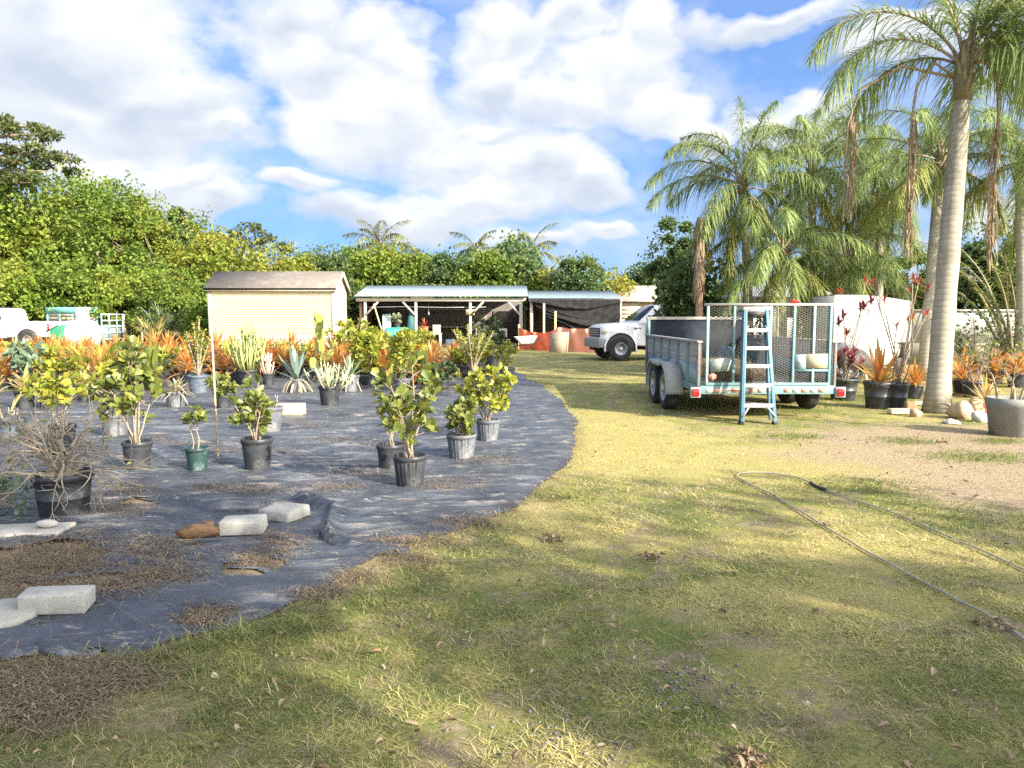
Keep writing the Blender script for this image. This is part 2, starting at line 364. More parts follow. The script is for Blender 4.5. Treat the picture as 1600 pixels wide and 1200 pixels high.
for hx, hy, hr in [(40,880,.5),(60,925,.4),(0,900,.5),(200,790,.15),(390,885,.10),(150,1075,.4)]:
    c_ = g(hx, hy); HOLE |= np.hypot(XV-c_[0], (YV-c_[1])*1.5) + .5*(vnoise(XV, YV, 5, 23)-.5) < hr
ZV = .006 + wrinkle(XV, YV); ZV = np.where(ED < .25, .004 + (ZV-.004)*np.clip(ED/.2+.25, 0, 1), ZV)
okc = INS & ~HOLE
nA, nB = XV.shape; ii, jj = np.meshgrid(np.arange(nA-1), np.arange(nB-1), indexing='ij'); q = (ii*nB + jj)
good = okc[:-1,:-1] & okc[1:,:-1] & okc[1:,1:] & okc[:-1,1:]
q = q[good]; quads = np.stack([q, q+nB, q+nB+1, q+1], 1)
used, inv = np.unique(quads, return_inverse=True)
VV = np.stack([XV.ravel(), YV.ravel(), ZV.ravel()], 1)[used]
fm = MB(); fm.add(VV, inv.reshape(-1, 4))
def ribbon(pts, w, h):            # a ruck of the same cloth, standing up in a rounded fold
    P = np.array([g(*p) for p in pts]); t = np.linspace(0, len(P)-1, 60)
    P = np.stack([np.interp(t, np.arange(len(P)), P[:, k]) for k in (0, 1)], 1); k_ = np.ones(7)/7
    for c in (0, 1): P[3:-3, c] = np.convolve(P[:, c], k_, 'valid')
    T = nrm(np.gradient(P, axis=0)); Nn = np.stack([-T[:,1], T[:,0]], 1); s = np.linspace(-1, 1, 13); u = np.linspace(0, 1, 60); hh = h*(.45 + .9*vnoise(u*5, u*0, 1.3, abs(int(pts[0][0]))))*np.sin(PI*np.clip(u, .02, .98))**.5
    V = np.zeros((60, 13, 3)); off = w*(s[None, :] - .55*(1-s[None, :]**2)*hh[:, None]/h)
    V[:, :, :2] = P[:, None, :] + Nn[:, None, :]*off[:, :, None]; V[:, :, 2] = .012 + hh[:, None]*((1 - np.abs(s[None, :]))**.9*.75 + .25*np.abs(np.sin(2.6*PI*s[None, :] + u[:, None]*4))*(1-np.abs(s[None, :])))
    i, j = np.meshgrid(np.arange(59), np.arange(12), indexing='ij'); q_ = (i*13 + j).ravel(); fm.add(V.reshape(-1, 3), np.stack([q_, q_+13, q_+14, q_+1], 1))
qr = np.random.default_rng(77)
for k in range(46):                # sharp short creases in the slack near part of the cloth
    px, py = qr.uniform(60, 840), qr.uniform(690, 985)
    if not inside(*[np.array([v]) for v in g(px, py)])[0] or not inside(*[np.array([v]) for v in g(px+60, py+25)])[0]: continue
    L_ = qr.uniform(40, 130); sl = qr.normal(0, .16); ribbon([(px - L_/2, py - sl*L_/2), (px, py + qr.normal(0, 5)), (px + L_/2, py + sl*L_/2)], qr.uniform(.012, .03), qr.uniform(.008, .024))
for Y0, x0, x1 in [(5.35,-4.2,-1.6),(6.35,-5.5,-.9),(7.6,-6.5,-.2),(8.9,-8,.3),(10.4,-9,.5),(12.2,-9.5,.5)]:      # overlapping edges of the strips of cloth
    pts = []
    for x in np.linspace(x0, x1, 9):
        d_ = np.array([x, Y0 + .05*x + qr.normal(0, .03), -CAMH]); t_ = d_[1]*ca - d_[2]*sa; pts.append((800 + F*d_[0]/t_, 600 - F*(d_[1]*sa + d_[2]*ca)/t_))
    ribbon(pts, .035, .016)
ribbon([(235,778),(290,786),(340,800),(400,797),(450,786)], .10, .085); ribbon([(430,790),(475,783),(515,792),(536,800)], .10, .11); ribbon([(536,797),(522,815),(514,835),(530,852),(570,862),(640,862)], .08, .08); ribbon([(0,1030),(40,1020),(75,1016),(110,1024),(160,1024)], .06, .05); ribbon([(140,1005),(165,978),(195,965)], .03, .02)
tag(fm.build('weed_fabric', FABRIC, smooth=True), 'dark blue-grey woven ground cloth spread under the potted plants, wrinkled and torn', 'ground cloth', kind='structure')

# ------------------------------------------------------------------ grass (too many blades to count)
GRASSG = leafmat('green_blades', [(.095,.13,.036),(.15,.19,.052),(.205,.235,.07),(.28,.285,.095),(.43,.39,.17)], trans=.3, rough=.6, spec=.15)
GRASSD = leafmat('dry_blades', [(.34,.28,.11),(.52,.44,.18),(.62,.53,.24),(.38,.38,.12),(.7,.61,.33)], trans=.25, rough=.75, spec=.1)
def scatter(n, y0, y1, u0=-.76, u1=.76, power=1.0, seed=1):
    q = np.random.default_rng(seed); t = q.random(n); y = y0*(y1/y0)**(t**power); u = q.uniform(u0, u1, n)
    x = u*y; k = n//2; cl = q.integers(0, 1 + n//60, k); x[:k] = x[cl] + q.normal(0, .035, k); y[:k] = np.maximum(y[cl] + q.normal(0, .035, k), 1.9)
    return x, y
def grassy(seed, n, y0, y1, dry):
    x, y = scatter(n, y0, y1, seed=seed); q = np.random.default_rng(seed+50)
    ins = inside(x, y) & (y < 25); d = edge_dist(x, y)
    st = np.maximum(dmask(x, y, STRAW), np.clip((vnoise(x, y, 1.2, 31)*.6 + vnoise(x, y, 3.5, 32)*.4 - .45)*4, 0, 1))
    dr = dmask(x, y, DIRT)
    p = (1 - .93*dr) * np.clip((vnoise(x, y, 2.3, 33)*.65 + vnoise(x, y, 6.5, 34)*.35 - .27)*2.5, .04, 1.25) * np.where(ins, 0, 1)
    p *= np.where((d < .12), 1.2, 1)
    p *= np.where(np.hypot((x-4.9)/1.7, (y-11.2)/.9) < 1, .9, 1)
    p *= (st*.9 + .1) if dry else (1 - .75*st)
    k = q.random(n) < p; return x[k], y[k]
def blades(seed, n, y0, y1, dry, L, W, nseg=2):
    x, y = grassy(seed, n, y0, y1, dry); q = np.random.default_rng(seed+99); k = len(x)
    lush = np.clip(1.3 - edge_dist(x, y)/.7, 0, 1)*(y < 6.5)
    a = q.uniform(0, 2*PI, k); up = q.uniform(.15, 1.0, k) if not dry else q.uniform(.02, .55, k)
    D = np.stack([np.cos(a), np.sin(a), up], 1)
    LL = q.uniform(.5, 1.3, k)*L*(1 + 1.3*lush*(not dry)); sc = np.clip(y/4, .8, 3.0)
    mb = MB(); mb.straps(np.stack([x, y, np.full(k, -.003)], 1), D, LL, W*sc*q.uniform(.7, 1.3, k), nseg=nseg, droop=q.uniform(.1, .5, k) if not dry else .12, up=np.stack([np.cos(a+1.57), np.sin(a+1.57), np.zeros(k)], 1)*0 + np.array([0,0,1.]))
    return mb
gb = blades(1, 210000, 2.1, 7, False, .05, .0036); g2 = blades(2, 150000, 7, 34, False, .06, .0036, 1)
gb.add(np.concatenate(g2.V), [f for f in g2.F])
tag(gb.build('grass', GRASSG), 'short green grass blades over the lawn', 'grass', kind='stuff')
gd = blades(3, 170000, 2.1, 7, True, .065, .0032); g2 = blades(4, 110000, 7, 34, True, .075, .0036, 1)
gd.add(np.concatenate(g2.V), [f for f in g2.F])
tag(gd.build('dry_grass', GRASSD), 'dry straw-coloured grass mixed through the lawn', 'grass', kind='stuff')
# straw and mulch lying on the fabric
lit = MB(); q = np.random.default_rng(5)
LIT_PX = [(400,770,55,9),(330,765,40,7),(250,860,60,20),(190,800,50,14),(400,875,45,14),(440,850,40,18),(520,768,50,9),(560,740,60,12),(110,880,90,40),(40,900,60,40),(260,900,60,18),(180,925,50,12),(330,960,40,10),(60,1090,90,45),(150,1060,80,22),(640,850,60,14),(740,820,60,10),(350,705,45,9),(300,700,30,7),(450,710,40,8),(520,690,60,6),(200,770,50,12),(310,975,35,8),(230,905,30,8),(600,700,50,7),(470,665,60,6),(700,760,60,9),(250,690,40,6),(120,720,40,10),(640,880,40,10),(560,905,40,10),(500,930,40,10),(690,640,60,5),(320,660,60,5),(560,650,60,5),(770,720,50,7)]
for px, py, rx, ry in LIT_PX:
    k = int(70 + rx*ry*.9); a = q.normal(0, .6, k)*rx; b_ = q.normal(0, .6, k)*ry
    pts = np.array([g(px+i, min(max(py+j, 520), 1190)) for i, j in zip(a, b_)]); an = q.uniform(0, 2*PI, k)
    z = .012 + wrinkle(pts[:,0], pts[:,1]) + q.uniform(0, .012, k)
    lit.straps(np.stack([pts[:,0], pts[:,1], z], 1), np.stack([np.cos(an), np.sin(an), q.uniform(-.1, .2, k)], 1), q.uniform(.03, .11, k), q.uniform(.003, .008, k), nseg=1)
# strip of straw along the edge of the fabric
for i in range(4, len(fab_edge)-1):
    a, b_ = np.array(fab_edge[i]), np.array(fab_edge[i+1]); k = int(np.linalg.norm(b_-a)*420); t = q.random(k)
    P = a + (b_-a)*t[:, None] + q.normal(0, .07, (k, 2)); an = q.uniform(0, 2*PI, k)
    lit.straps(np.stack([P[:,0], P[:,1], q.uniform(.008, .03, k)], 1), np.stack([np.cos(an), np.sin(an), q.uniform(-.05, .3, k)], 1), q.uniform(.03, .1, k), q.uniform(.002, .006, k), nseg=1)
STRAWM = leafmat('straw_litter', [(.11,.078,.052),(.18,.135,.09),(.27,.2,.13),(.14,.105,.075),(.34,.27,.18)], trans=.1, rough=.85, spec=.1)
for px, py in [(q.uniform(0, 880), q.uniform(600, 1010)) for _ in range(700)]:
    x, y = g(px, py)
    if not inside(np.array([x]), np.array([y]))[0]: continue
    an = q.uniform(0, 6.28); lit.straps(np.array([[x, y, .012 + float(wrinkle(np.array([x]), np.array([y]))[0])]]), np.array([[math.cos(an), math.sin(an), .05]]), q.uniform(.03, .12), q.uniform(.004, .012), nseg=1)
k = 5200; x, y = scatter(k, 2.2, 10, seed=29); x2, y2 = q.normal(5.6, 1.3, 1800), q.normal(8.3, 1.1, 1800); x = np.concatenate([x, x2]); y = np.concatenate([y, y2]); kk = ~inside(x, y); x, y = x[kk], y[kk]; k = len(x); an = q.uniform(0, 6.28, k)
lit.straps(np.stack([x, y, q.uniform(.01, .04, k)], 1), np.stack([np.cos(an), np.sin(an), q.uniform(-.1, .25, k)], 1), q.uniform(.02, .09, k), q.uniform(.002, .006, k), nseg=1)
tag(lit.build('straw_litter', STRAWM), 'dry straw and mulch scattered on the fabric', 'litter', kind='stuff')
# weeds sprouting through the cloth, greener tufts on the dirt and under the trailer
wd = MB()
for px, py, r, n_, L in [(1420,690,.35,500,.08),(1530,715,.5,900,.09),(1560,690,.3,400,.09),(1240,682,.35,500,.08),(1330,625,.8,1100,.10),(1240,640,.9,900,.09),(1400,640,.3,200,.09),(90,885,.12,200,.05),(215,975,.05,40,.05),(290,912,.05,60,.05),(290,733,.06,60,.06),(390,742,.08,70,.05),(1470,645,.3,120,.09),(1340,760,.5,700,.07),(1450,800,.6,700,.07),(1180,600,1.2,600,.12),(1000,600,.8,400,.1)]:
    c_ = g(px, py); a = q.uniform(0, 2*PI, n_); rr = r*np.sqrt(q.random(n_))*q.uniform(.4, 1.2, n_); an = q.uniform(0, 2*PI, n_)
    P = np.stack([c_[0] + rr*np.cos(a)*1.5, c_[1] + rr*np.sin(a), np.full(n_, .0)], 1)
    wd.straps(P, np.stack([np.cos(an), np.sin(an), q.uniform(.4, 1.5, n_)], 1), q.uniform(.5, 1.2, n_)*L, .007, nseg=2, droop=.3)
WEED = leafmat('weed_green', [(.10,.16,.025),(.16,.22,.04),(.22,.27,.05)], trans=.4)
tag(wd.build('weed_tufts', WEED), 'bright green weeds on the bare soil', 'weeds', kind='stuff')
tf = MB(); k = 420; x, y = scatter(k, 2.3, 11, seed=19); kk = ~inside(x, y) & (dmask(x, y, DIRT) < .4); x, y = x[kk], y[kk]; k = len(x); X = np.repeat(x, 15); Y_ = np.repeat(y, 15); a = q.uniform(0, 6.28, len(X))
tf.straps(np.stack([X + q.normal(0, .05, len(X)), Y_ + q.normal(0, .05, len(X)), np.zeros(len(X))], 1), np.stack([np.cos(a), np.sin(a), q.uniform(.1, .9, len(X))], 1), q.uniform(.035, .095, len(X)), .0045, nseg=2, droop=.35)
tag(tf.build('grass_tufts', GRASSD), 'taller dry tufts in the lawn', 'grass', kind='stuff')
# fallen leaves and small stones
fl = MB(); k = 800; x, y = scatter(k, 2.2, 12, seed=9); kk = ~inside(x, y); x, y = x[kk], y[kk]; k = len(x); an = q.uniform(0, 2*PI, k)
fl.leaves(np.stack([x, y, q.uniform(.012, .035, k)], 1), np.stack([np.cos(an), np.sin(an), q.normal(0, .25, k)], 1), np.array([0,0,1.]) + q.normal(0, .3, (k, 3)), q.uniform(.02, .06, k), q.uniform(.012, .03, k), 'ovate', fold=.5, curl=.3)
FALLEN = leafmat('fallen_leaf', [(.3,.2,.11),(.42,.32,.2),(.22,.14,.08),(.5,.42,.3)], trans=.15, rough=.8)
tag(fl.build('fallen_leaves', FALLEN), 'brown fallen leaves lying on the lawn', 'leaves', kind='stuff')
pb = MB(); k = 620
x = np.where(np.arange(k) % 2, q.normal(.2, .12, k), q.normal(.68, .13, k)); y = np.where(np.arange(k) % 2, q.normal(2.6, .13, k), q.normal(2.95, .14, k))
x2, y2 = q.normal(5.4, 1.6, 500), q.normal(8.2, 1.2, 500); x = np.concatenate([x, x2]); y = np.concatenate([y, y2]); k = len(x)
for i in range(k):
    if inside(x[i], y[i]): continue
    s_ = q.uniform(.002, .006)*q.uniform(.6, 1.6); pb.blob((x[i], y[i], s_*.5), (s_*1.2, s_, s_*.7), seed=i, amp=.3, nu=5, nv=3)
PEB = mat('gravel_stone', (.13,.125,.115), (.22,.205,.185), scale=30, rough=.9, bmp=0)
tag(pb.build('gravel', PEB), 'small grey stones and clods in the worn ground', 'gravel', kind='stuff')
# ------------------------------------------------------------------ pots and plants
L_CLUSIA = leafmat('olive_leaf', [(.085,.12,.028),(.12,.155,.033),(.155,.19,.04),(.2,.22,.05),(.30,.28,.06)], trans=.3, rough=.35, spec=.5)
L_LIME = leafmat('lime_leaf', [(.16,.22,.03),(.24,.29,.04),(.32,.34,.05),(.42,.38,.06),(.20,.25,.04)], trans=.4, rough=.4, spec=.4)
L_YEL = leafmat('yellow_leaf', [(.25,.29,.04),(.33,.34,.045),(.20,.25,.04),(.46,.39,.06)], trans=.4, rough=.45)
L_DARK = leafmat('dark_leaf', [(.03,.055,.028),(.05,.08,.035),(.075,.105,.045),(.11,.13,.06)], trans=.25, rough=.4)
L_GLAUC = leafmat('bluegreen_leaf', [(.10,.16,.10),(.15,.21,.13),(.21,.26,.17)], trans=.25, rough=.5)
L_ORANGE = leafmat('orange_strap', [(.48,.13,.03),(.60,.21,.045),(.66,.30,.07),(.55,.34,.10),(.56,.17,.06),(.68,.42,.2)], trans=.4, rough=.4, spec=.4, patch=(.42,.34,.09), pscale=5)
L_YBROM = leafmat('yellow_strap', [(.5,.45,.12),(.62,.52,.2),(.35,.36,.08),(.66,.48,.28),(.3,.33,.07)], trans=.4, rough=.4)
L_AGAVE = leafmat('agave_blade', [(.16,.24,.21),(.21,.29,.25),(.26,.33,.28),(.13,.2,.16)], trans=.1, rough=.5)
L_AGAVG = leafmat('green_agave_blade', [(.22,.29,.16),(.3,.35,.2),(.38,.4,.26)], trans=.1, rough=.5)
L_CACT = mat('cactus_skin', (.27,.32,.10), (.40,.42,.17), scale=12, rough=.55, bmp=.2)
L_CACTP = mat('pale_cactus_skin', (.36,.38,.22), (.5,.49,.3), scale=12, rough=.6, bmp=.2)
L_PAD = mat('opuntia_pad', (.24,.28,.06), (.36,.36,.09), scale=9, rough=.55, bmp=.2)
L_RED = leafmat('red_rosette', [(.4,.05,.035),(.5,.11,.06),(.34,.05,.045),(.55,.22,.1),(.3,.22,.08)], trans=.4, rough=.4)
L_MAROON = leafmat('maroon_leaf', [(.10,.02,.03),(.17,.03,.045),(.24,.05,.06),(.12,.05,.04)], trans=.3, rough=.4)
L_DRYB = leafmat('dry_blade', [(.5,.42,.28),(.38,.3,.19),(.6,.52,.37)], trans=.3, rough=.7)
L_FROND = leafmat('palm_leaflet', [(.13,.19,.06),(.19,.26,.08),(.25,.32,.10),(.33,.38,.14)], trans=.35, rough=.45, spec=.4)
L_FRONDY = leafmat('yellowing_leaflet', [(.2,.24,.06),(.28,.31,.08),(.38,.37,.13)], trans=.4, rough=.45)

def pot_mesh(rt, h, style):
    mb = MB(); rb = rt*.8; rib = 22 if style == 'ribbed' else 0; a = .028
    if style == 'planter':
        prof = [(rb, 0), (rb*1.01, .0), (rt*.985, h*.78), (rt*1.03, h*.80), (rt*1.03, h), (rt*.93, h), (rt*.91, h*.9)]
    elif style == 'big':
        prof = [(rb, 0), (rb*1.01, .004), (rb+(rt-rb)*.40, h*.42), (rb+(rt-rb)*.41+.006, h*.43), (rb+(rt-rb)*.45+.006, h*.47), (rb+(rt-rb)*.47, h*.48), (rt*.98, h*.86), (rt*1.05, h*.87), (rt*1.05, h), (rt*.99, h), (rt*.97, h*.88)]
    else:
        prof = [(rb, 0), (rb*1.01, .004, 1), (rt*.985, h*.83, 1), (rt*.985, h*.84), (rt*1.05, h*.85), (rt*1.05, h*.995), (rt*1.03, h), (rt*.985, h), (rt*.965, h*.86)]
    mb.lathe(prof, n=rib*4 if rib else 36, ribs=rib, ramp=a); return mb
def put_pot(root, rt, h, style, m):
    pot_mesh(rt, h, style).build('pot', m, root, smooth=(style != 'ribbed'))
    sm = MB(); sm.blob((0, 0, h*.84), (rt*.95, rt*.95, .02), seed=3, amp=.15, nu=18, nv=5); sm.build('soil', SOIL, root)
def rnd_dirs(q, n, zmin=-1, zmax=1):
    z = q.uniform(zmin, zmax, n); a = q.uniform(0, 2*PI, n); r = np.sqrt(1 - z*z); return np.stack([r*np.cos(a), r*np.sin(a), z], 1)

def p_shrub(root, q, z0, H, R, leafm, stemm=None, nst=5, nros=16, ll=.1, lw=.06, base_leaf=.35, shape='obovate', per=9, straight=.5, rad=.012):
    """stems rising from the soil, rosettes of broad leaves at their tips and along them"""
    st = MB(); lf = MB(); tips = []
    for i in range(nst):
        a = i*2*PI/nst + q.uniform(-.5, .5); r0 = q.uniform(0, .25)*R*.5; rr = R*(q.uniform(.25, .95) if i else .1)
        top = H*(q.uniform(.6, .95) if i else 1.0)
        pth = [(r0*math.cos(a)*(1-t) + rr*math.cos(a)*t**1.3 + q.normal(0, .012), r0*math.sin(a)*(1-t) + rr*math.sin(a)*t**1.3 + q.normal(0, .012), z0 - .03 + top*t) for t in np.linspace(0, 1, 7)]
        st.tube(pth, np.linspace(rad, rad*.35, 7), 6); pth = np.array(pth); tips.append((pth[-1], pth[-1]-pth[-2]))
        for k in range(int(nros/nst)):
            t = q.uniform(base_leaf, .97); s_ = pth[min(6, int(t*6))] ; s2 = pth[min(6, int(t*6)+1)]; o = s_ + (s2-s_)*(t*6 % 1)
            an = q.uniform(0, 2*PI); l = R*q.uniform(.2, .6); e = o + np.array([math.cos(an)*l, math.sin(an)*l, l*q.uniform(.25, 1.0)])
            h_ = np.hypot(e[0], e[1]); e[:2] *= min(1, R*1.05/max(h_, 1e-6)); e[2] = min(e[2], z0 + H*1.02)
            st.tube([o, (o+e)/2 - np.array([0,0,l*.06]), e], [rad*.4, rad*.3, rad*.22], 5); tips.append((e, e-o))
    P, D, U, LL, WW = [], [], [], [], []
    for e, d in tips:
        d = d/np.linalg.norm(d); n_ = per + q.integers(-2, 3)
        for k in range(n_):
            an = k*2.4 + q.uniform(-.3, .3); tilt = q.uniform(.25, 1.15); s_ = ll*q.uniform(.65, 1.15)
            x = np.cross(d, [.3, .8, .1]); x /= np.linalg.norm(x); y = np.cross(d, x)
            o = x*math.cos(an) + y*math.sin(an); P.append(e - d*q.uniform(0, ll*.6)); D.append(d*math.cos(tilt) + o*math.sin(tilt)); U.append(d*math.sin(tilt) - o*math.cos(tilt) + q.normal(0, .15, 3)); LL.append(s_); WW.append(s_*lw/ll*q.uniform(.85, 1.15))
    lf.leaves(np.array(P), np.array(D), np.array(U), np.array(LL), np.array(WW), shape, fold=.2, curl=.12)
    st.build('stem', stemm or BARKP, root, smooth=True); lf.build('foliage', leafm, root)
def p_strap(root, q, z0, L, W, n, leafm, droop=.35, low=.1, high=1.4, name='foliage', nseg=5, chan=.35, taper=1.0, wb=.8):
    an = np.arange(n)*2.39996 + q.uniform(-.2, .2, n); t = np.linspace(0, 1, n); el = low + (high-low)*t + q.normal(0, .09, n)
    D = np.stack([np.cos(an)*np.cos(el), np.sin(an)*np.cos(el), np.sin(el)], 1); mb = MB()
    mb.straps(np.stack([.03*np.cos(an)*(1-t), .03*np.sin(an)*(1-t), z0 + .05*t], 1), D, L*q.uniform(.75, 1.1, n), W*q.uniform(.8, 1.15, n), nseg=nseg, droop=droop*q.uniform(.6, 1.3, n), chan=chan, taper=taper, wbase=wb)
    mb.build(name, leafm, root)
def p_pencil(root, q, z0, H, R, m, n=28, r=.014, name='stem', fan=2):
    mb = MB()
    for i in range(n):
        a = q.uniform(0, 2*PI); rr = R*math.sqrt(q.random()); h = H*q.uniform(.55, 1.0)*(1 - .3*(rr/R)**2)
        b_ = np.array([rr*.35*math.cos(a), rr*.35*math.sin(a), z0-.02]); t_ = np.array([rr*math.cos(a), rr*math.sin(a), z0+h]); mid = (b_+t_)/2 + np.array([rr*.12*math.cos(a), rr*.12*math.sin(a), -.04*h])
        mb.tube([b_, mid, t_], [r*1.1, r, r*.75], 6)
        for k in range(fan):
            s_ = q.uniform(.4, .85); o = b_ + (t_-b_)*s_; an = q.uniform(0, 2*PI); l = h*q.uniform(.15, .3)
            mb.tube([o, o + np.array([math.cos(an)*l*.45, math.sin(an)*l*.45, l*.5]), o + np.array([math.cos(an)*l*.5, math.sin(an)*l*.5, l])], [r*.8, r*.75, r*.55], 6)
    mb.build(name, m, root, smooth=True)
def p_jade(root, q, z0, H, R, leafm, n=9):
    """a thick-stemmed succulent: forking stems carrying dense columns of small fleshy leaves"""
    st = MB(); P, D = [], []
    for i in range(n):
        a = i*2.4; rr = R*math.sqrt((i+.5)/n); h = H*q.uniform(.7, 1)*(1-.25*rr/R)
        pth = np.array([(rr*math.cos(a)*t**1.2, rr*math.sin(a)*t**1.2, z0 + h*t) for t in np.linspace(0, 1, 6)]); st.tube(pth, np.linspace(.03, .012, 6), 6)
        k = 75; t = q.uniform(.3, 1.03, k); o = np.stack([np.interp(t, np.linspace(0, 1, 6), pth[:, j]) for j in range(3)], 1); P.append(o); d = rnd_dirs(q, k, -.2, 1); D.append(d)
    P = np.concatenate(P); D = np.concatenate(D); lf = MB(); lf.leaves(P, D, np.array([0,0,1.]) + q.normal(0, .4, P.shape), q.uniform(.05, .1, len(P)), q.uniform(.025, .045, len(P)), 'obovate', .2, .05)
    st.build('stem', BARKP, root, smooth=True); lf.build('foliage', leafm, root)
def branch(mb, p, d, L, r, depth, q, tips, spread=.6, grav=0, k=4, nb=(2, 4)):
    p = np.array(p, float); d = np.array(d, float)/np.linalg.norm(d); pth = [p]
    for i in range(k):
        d = d + q.normal(0, .14, 3) + np.array([0, 0, grav]); d /= np.linalg.norm(d); pth.append(pth[-1] + d*L/k)
    mb.tube(pth, np.linspace(r, r*.55, k+1), 6 if r > .006 else 4, cap=False)
    if depth == 0: tips.append((pth[-1], d)); return
    for i in range(q.integers(*nb)):
        o = pth[q.integers(max(1, k-2), k+1)] if i else pth[-1]
        branch(mb, o, d + q.normal(0, spread, 3), L*q.uniform(.55, .85), r*.55, depth-1, q, tips, spread, grav, k, nb)
def p_pads(root, q, z0, H, m):
    mb = MB()
    def pad(p, d, s_, roll, depth):
        d = d/np.linalg.norm(d); c_ = p + d*s_*.5; x = np.cross(d, [math.cos(roll), math.sin(roll), .1]); x /= np.linalg.norm(x); y = np.cross(d, x)
        mb.blob(c_, (s_*.34, s_*.06, s_*.54), seed=abs(int(roll*99)), amp=.04, nu=12, nv=8, R=np.stack([x, y, d], 1))
        if depth:
            for k in range(q.integers(1, 3)): pad(c_ + d*s_*.45 + x*s_*q.uniform(-.25, .25), d + x*q.uniform(-.9, .9) + y*q.normal(0, .3) + np.array([0,0,.3]), s_*q.uniform(.7, .95), roll + q.normal(0, .5), depth-1)
    for k, (a, s_) in enumerate([(.1, .27), (1.6, .2), (3.2, .2)]): pad(np.array([.05*math.cos(a*2), .05*math.sin(a*2), z0]), np.array([.35*math.cos(a*2)*(k > 0), .35*math.sin(a*2)*(k > 0), 1]), H*s_*1.35, a, 3 if k == 0 else 2)
    mb.build('pad_stem', m, root, smooth=True)
def p_canes(root, q, z0, H, R, n, leafm, ll=.2, per=14, lw=.035, low=None):
    st = MB(); lf = MB()
    for i in range(n):
        a = q.uniform(0, 2*PI); h = H*q.uniform(.55, 1.0) if i else H; rr = R*q.uniform(.2, 1); bend = q.uniform(.05, .2)
        pth = np.array([(rr*math.cos(a)*t + bend*R*math.sin(3*t+i), rr*math.sin(a)*t, z0 - .02 + h*t) for t in np.linspace(0, 1, 6)]); st.tube(pth, np.linspace(.013, .007, 6), 6)
        d = pth[-1]-pth[-2]; an = np.arange(per)*2.4; el = np.linspace(-.1, 1.3, per)
        D = np.stack([np.cos(an)*np.cos(el), np.sin(an)*np.cos(el), np.sin(el)], 1)
        lf.straps(np.tile(pth[-1], (per, 1)) - np.outer(np.linspace(.05, 0, per), [0,0,1]), D, ll*q.uniform(.7, 1.1, per), lw, nseg=3, droop=.25, chan=.3, wbase=.4)
    st.build('stem', BARKD, root, smooth=True); lf.build('foliage', leafm, root)
def p_fan(root, q, z0, H, R, leafm, n=7):
    st = MB(); lf = MB()
    for i in range(n):
        a = i*2.4; el = q.uniform(.5, 1.3); L = H*q.uniform(.6, .95); d = np.array([math.cos(a)*math.cos(el), math.sin(a)*math.cos(el), math.sin(el)]); e = np.array([0, 0, z0]) + d*L*.75
        st.tube([(0, 0, z0), e*.5 + np.array([0,0,z0*.5 + .03]), e], [.01, .008, .006], 5); k = 16; t = np.linspace(-1.5, 1.5, k); x = np.cross(d, [0, 0, 1]); x /= np.linalg.norm(x)
        D = d*np.cos(t)[:, None] + x*np.sin(t)[:, None]; lf.straps(np.tile(e, (k, 1)), D, R*q.uniform(.6, .8), .035, nseg=3, droop=.35, wbase=.6)
    st.build('stem', BARKP, root, smooth=True); lf.build('foliage', leafm, root)

# ---- the table of single potted plants: pixel of the pot's foot, pot width/height in pixels
def potted(name, px, py, pw, ph, style, pm, label, cat='potted plant', rz=0, grp=None):
    x, y = g(px, py); s_ = y/F; r = thing(name, label, cat, (x, y + pw*s_*.4, .004), rz, grp); rt = pw*s_*.475; h = ph*s_*.97
    put_pot(r, rt, h, style, pm); return r, s_, h*.84
Q = lambda k: np.random.default_rng(k)
def shrub(px, py, pw, ph, style, pm, H, R, leafm, label, seed, name='potted_shrub', **kw):
    if kw.get('ll', 0) > .14: kw['lw'] = kw['lw']*.72; kw['ll'] = kw['ll']*.78; kw['nros'] = int(kw['nros']*1.4)
    r, s_, z = potted(name, px, py, pw, ph, style, pm, label); p_shrub(r, Q(seed), z, max(H*s_ - .85*kw.get('ll', .1), H*s_*.5), R*s_, leafm, **kw); return r
shrub(638,765,53,53,'ribbed',BLACKP,178,66,L_CLUSIA,'olive-leaved shrub in the ribbed black pot nearest the lawn, frontmost pot on the cloth',11,nst=5,nros=48,ll=.105,lw=.066,per=8,base_leaf=.3,rad=.013)
shrub(607,737,44,42,'smooth',BLACKP,82,34,L_CLUSIA,'sparse olive-leaved shrub in the smooth black pot right behind the ribbed front pot',12,nst=4,nros=10,ll=.09,lw=.055,base_leaf=.5,rad=.009)
shrub(720,720,48,41,'ribbed',GREYP,72,34,L_CLUSIA,'low dense shrub in a dusty ribbed pot between the front pot and the lime-green shrub',13,nst=7,nros=40,ll=.085,lw=.055,base_leaf=.15,rad=.01)
shrub(762,692,38,36,'ribbed',GREYP,96,50,L_LIME,'bushy lime-green shrub in the grey ribbed pot near the cloth edge',14,nst=9,nros=66,ll=.10,lw=.06,base_leaf=.3,rad=.01)
shrub(303,738,36,38,'smooth',GREENP,88,26,L_CLUSIA,'small two-stemmed cutting in a green pot beside the bamboo stake',15,nst=2,nros=4,ll=.10,lw=.06,base_leaf=.55,rad=.008)
shrub(396,737,50,52,'smooth',BLACKP,118,38,L_CLUSIA,'mid-sized olive shrub in a smooth black pot just beyond the bamboo stake',16,nst=5,nros=26,ll=.10,lw=.055,base_leaf=.35,rad=.011)
shrub(207,738,46,48,'smooth',BLACKP,178,56,L_CLUSIA,'tall bushy olive shrub with reddish stems behind the dead bush',17,nst=6,nros=56,ll=.11,lw=.07,per=8,base_leaf=.42,rad=.012)
shrub(90,700,40,36,'smooth',BLACKP,95,46,L_YEL,'shrub with big mustard-yellow leaves rising behind the dead bush',18,nst=5,nros=26,ll=.115,lw=.08,per=8,base_leaf=.6,rad=.01)
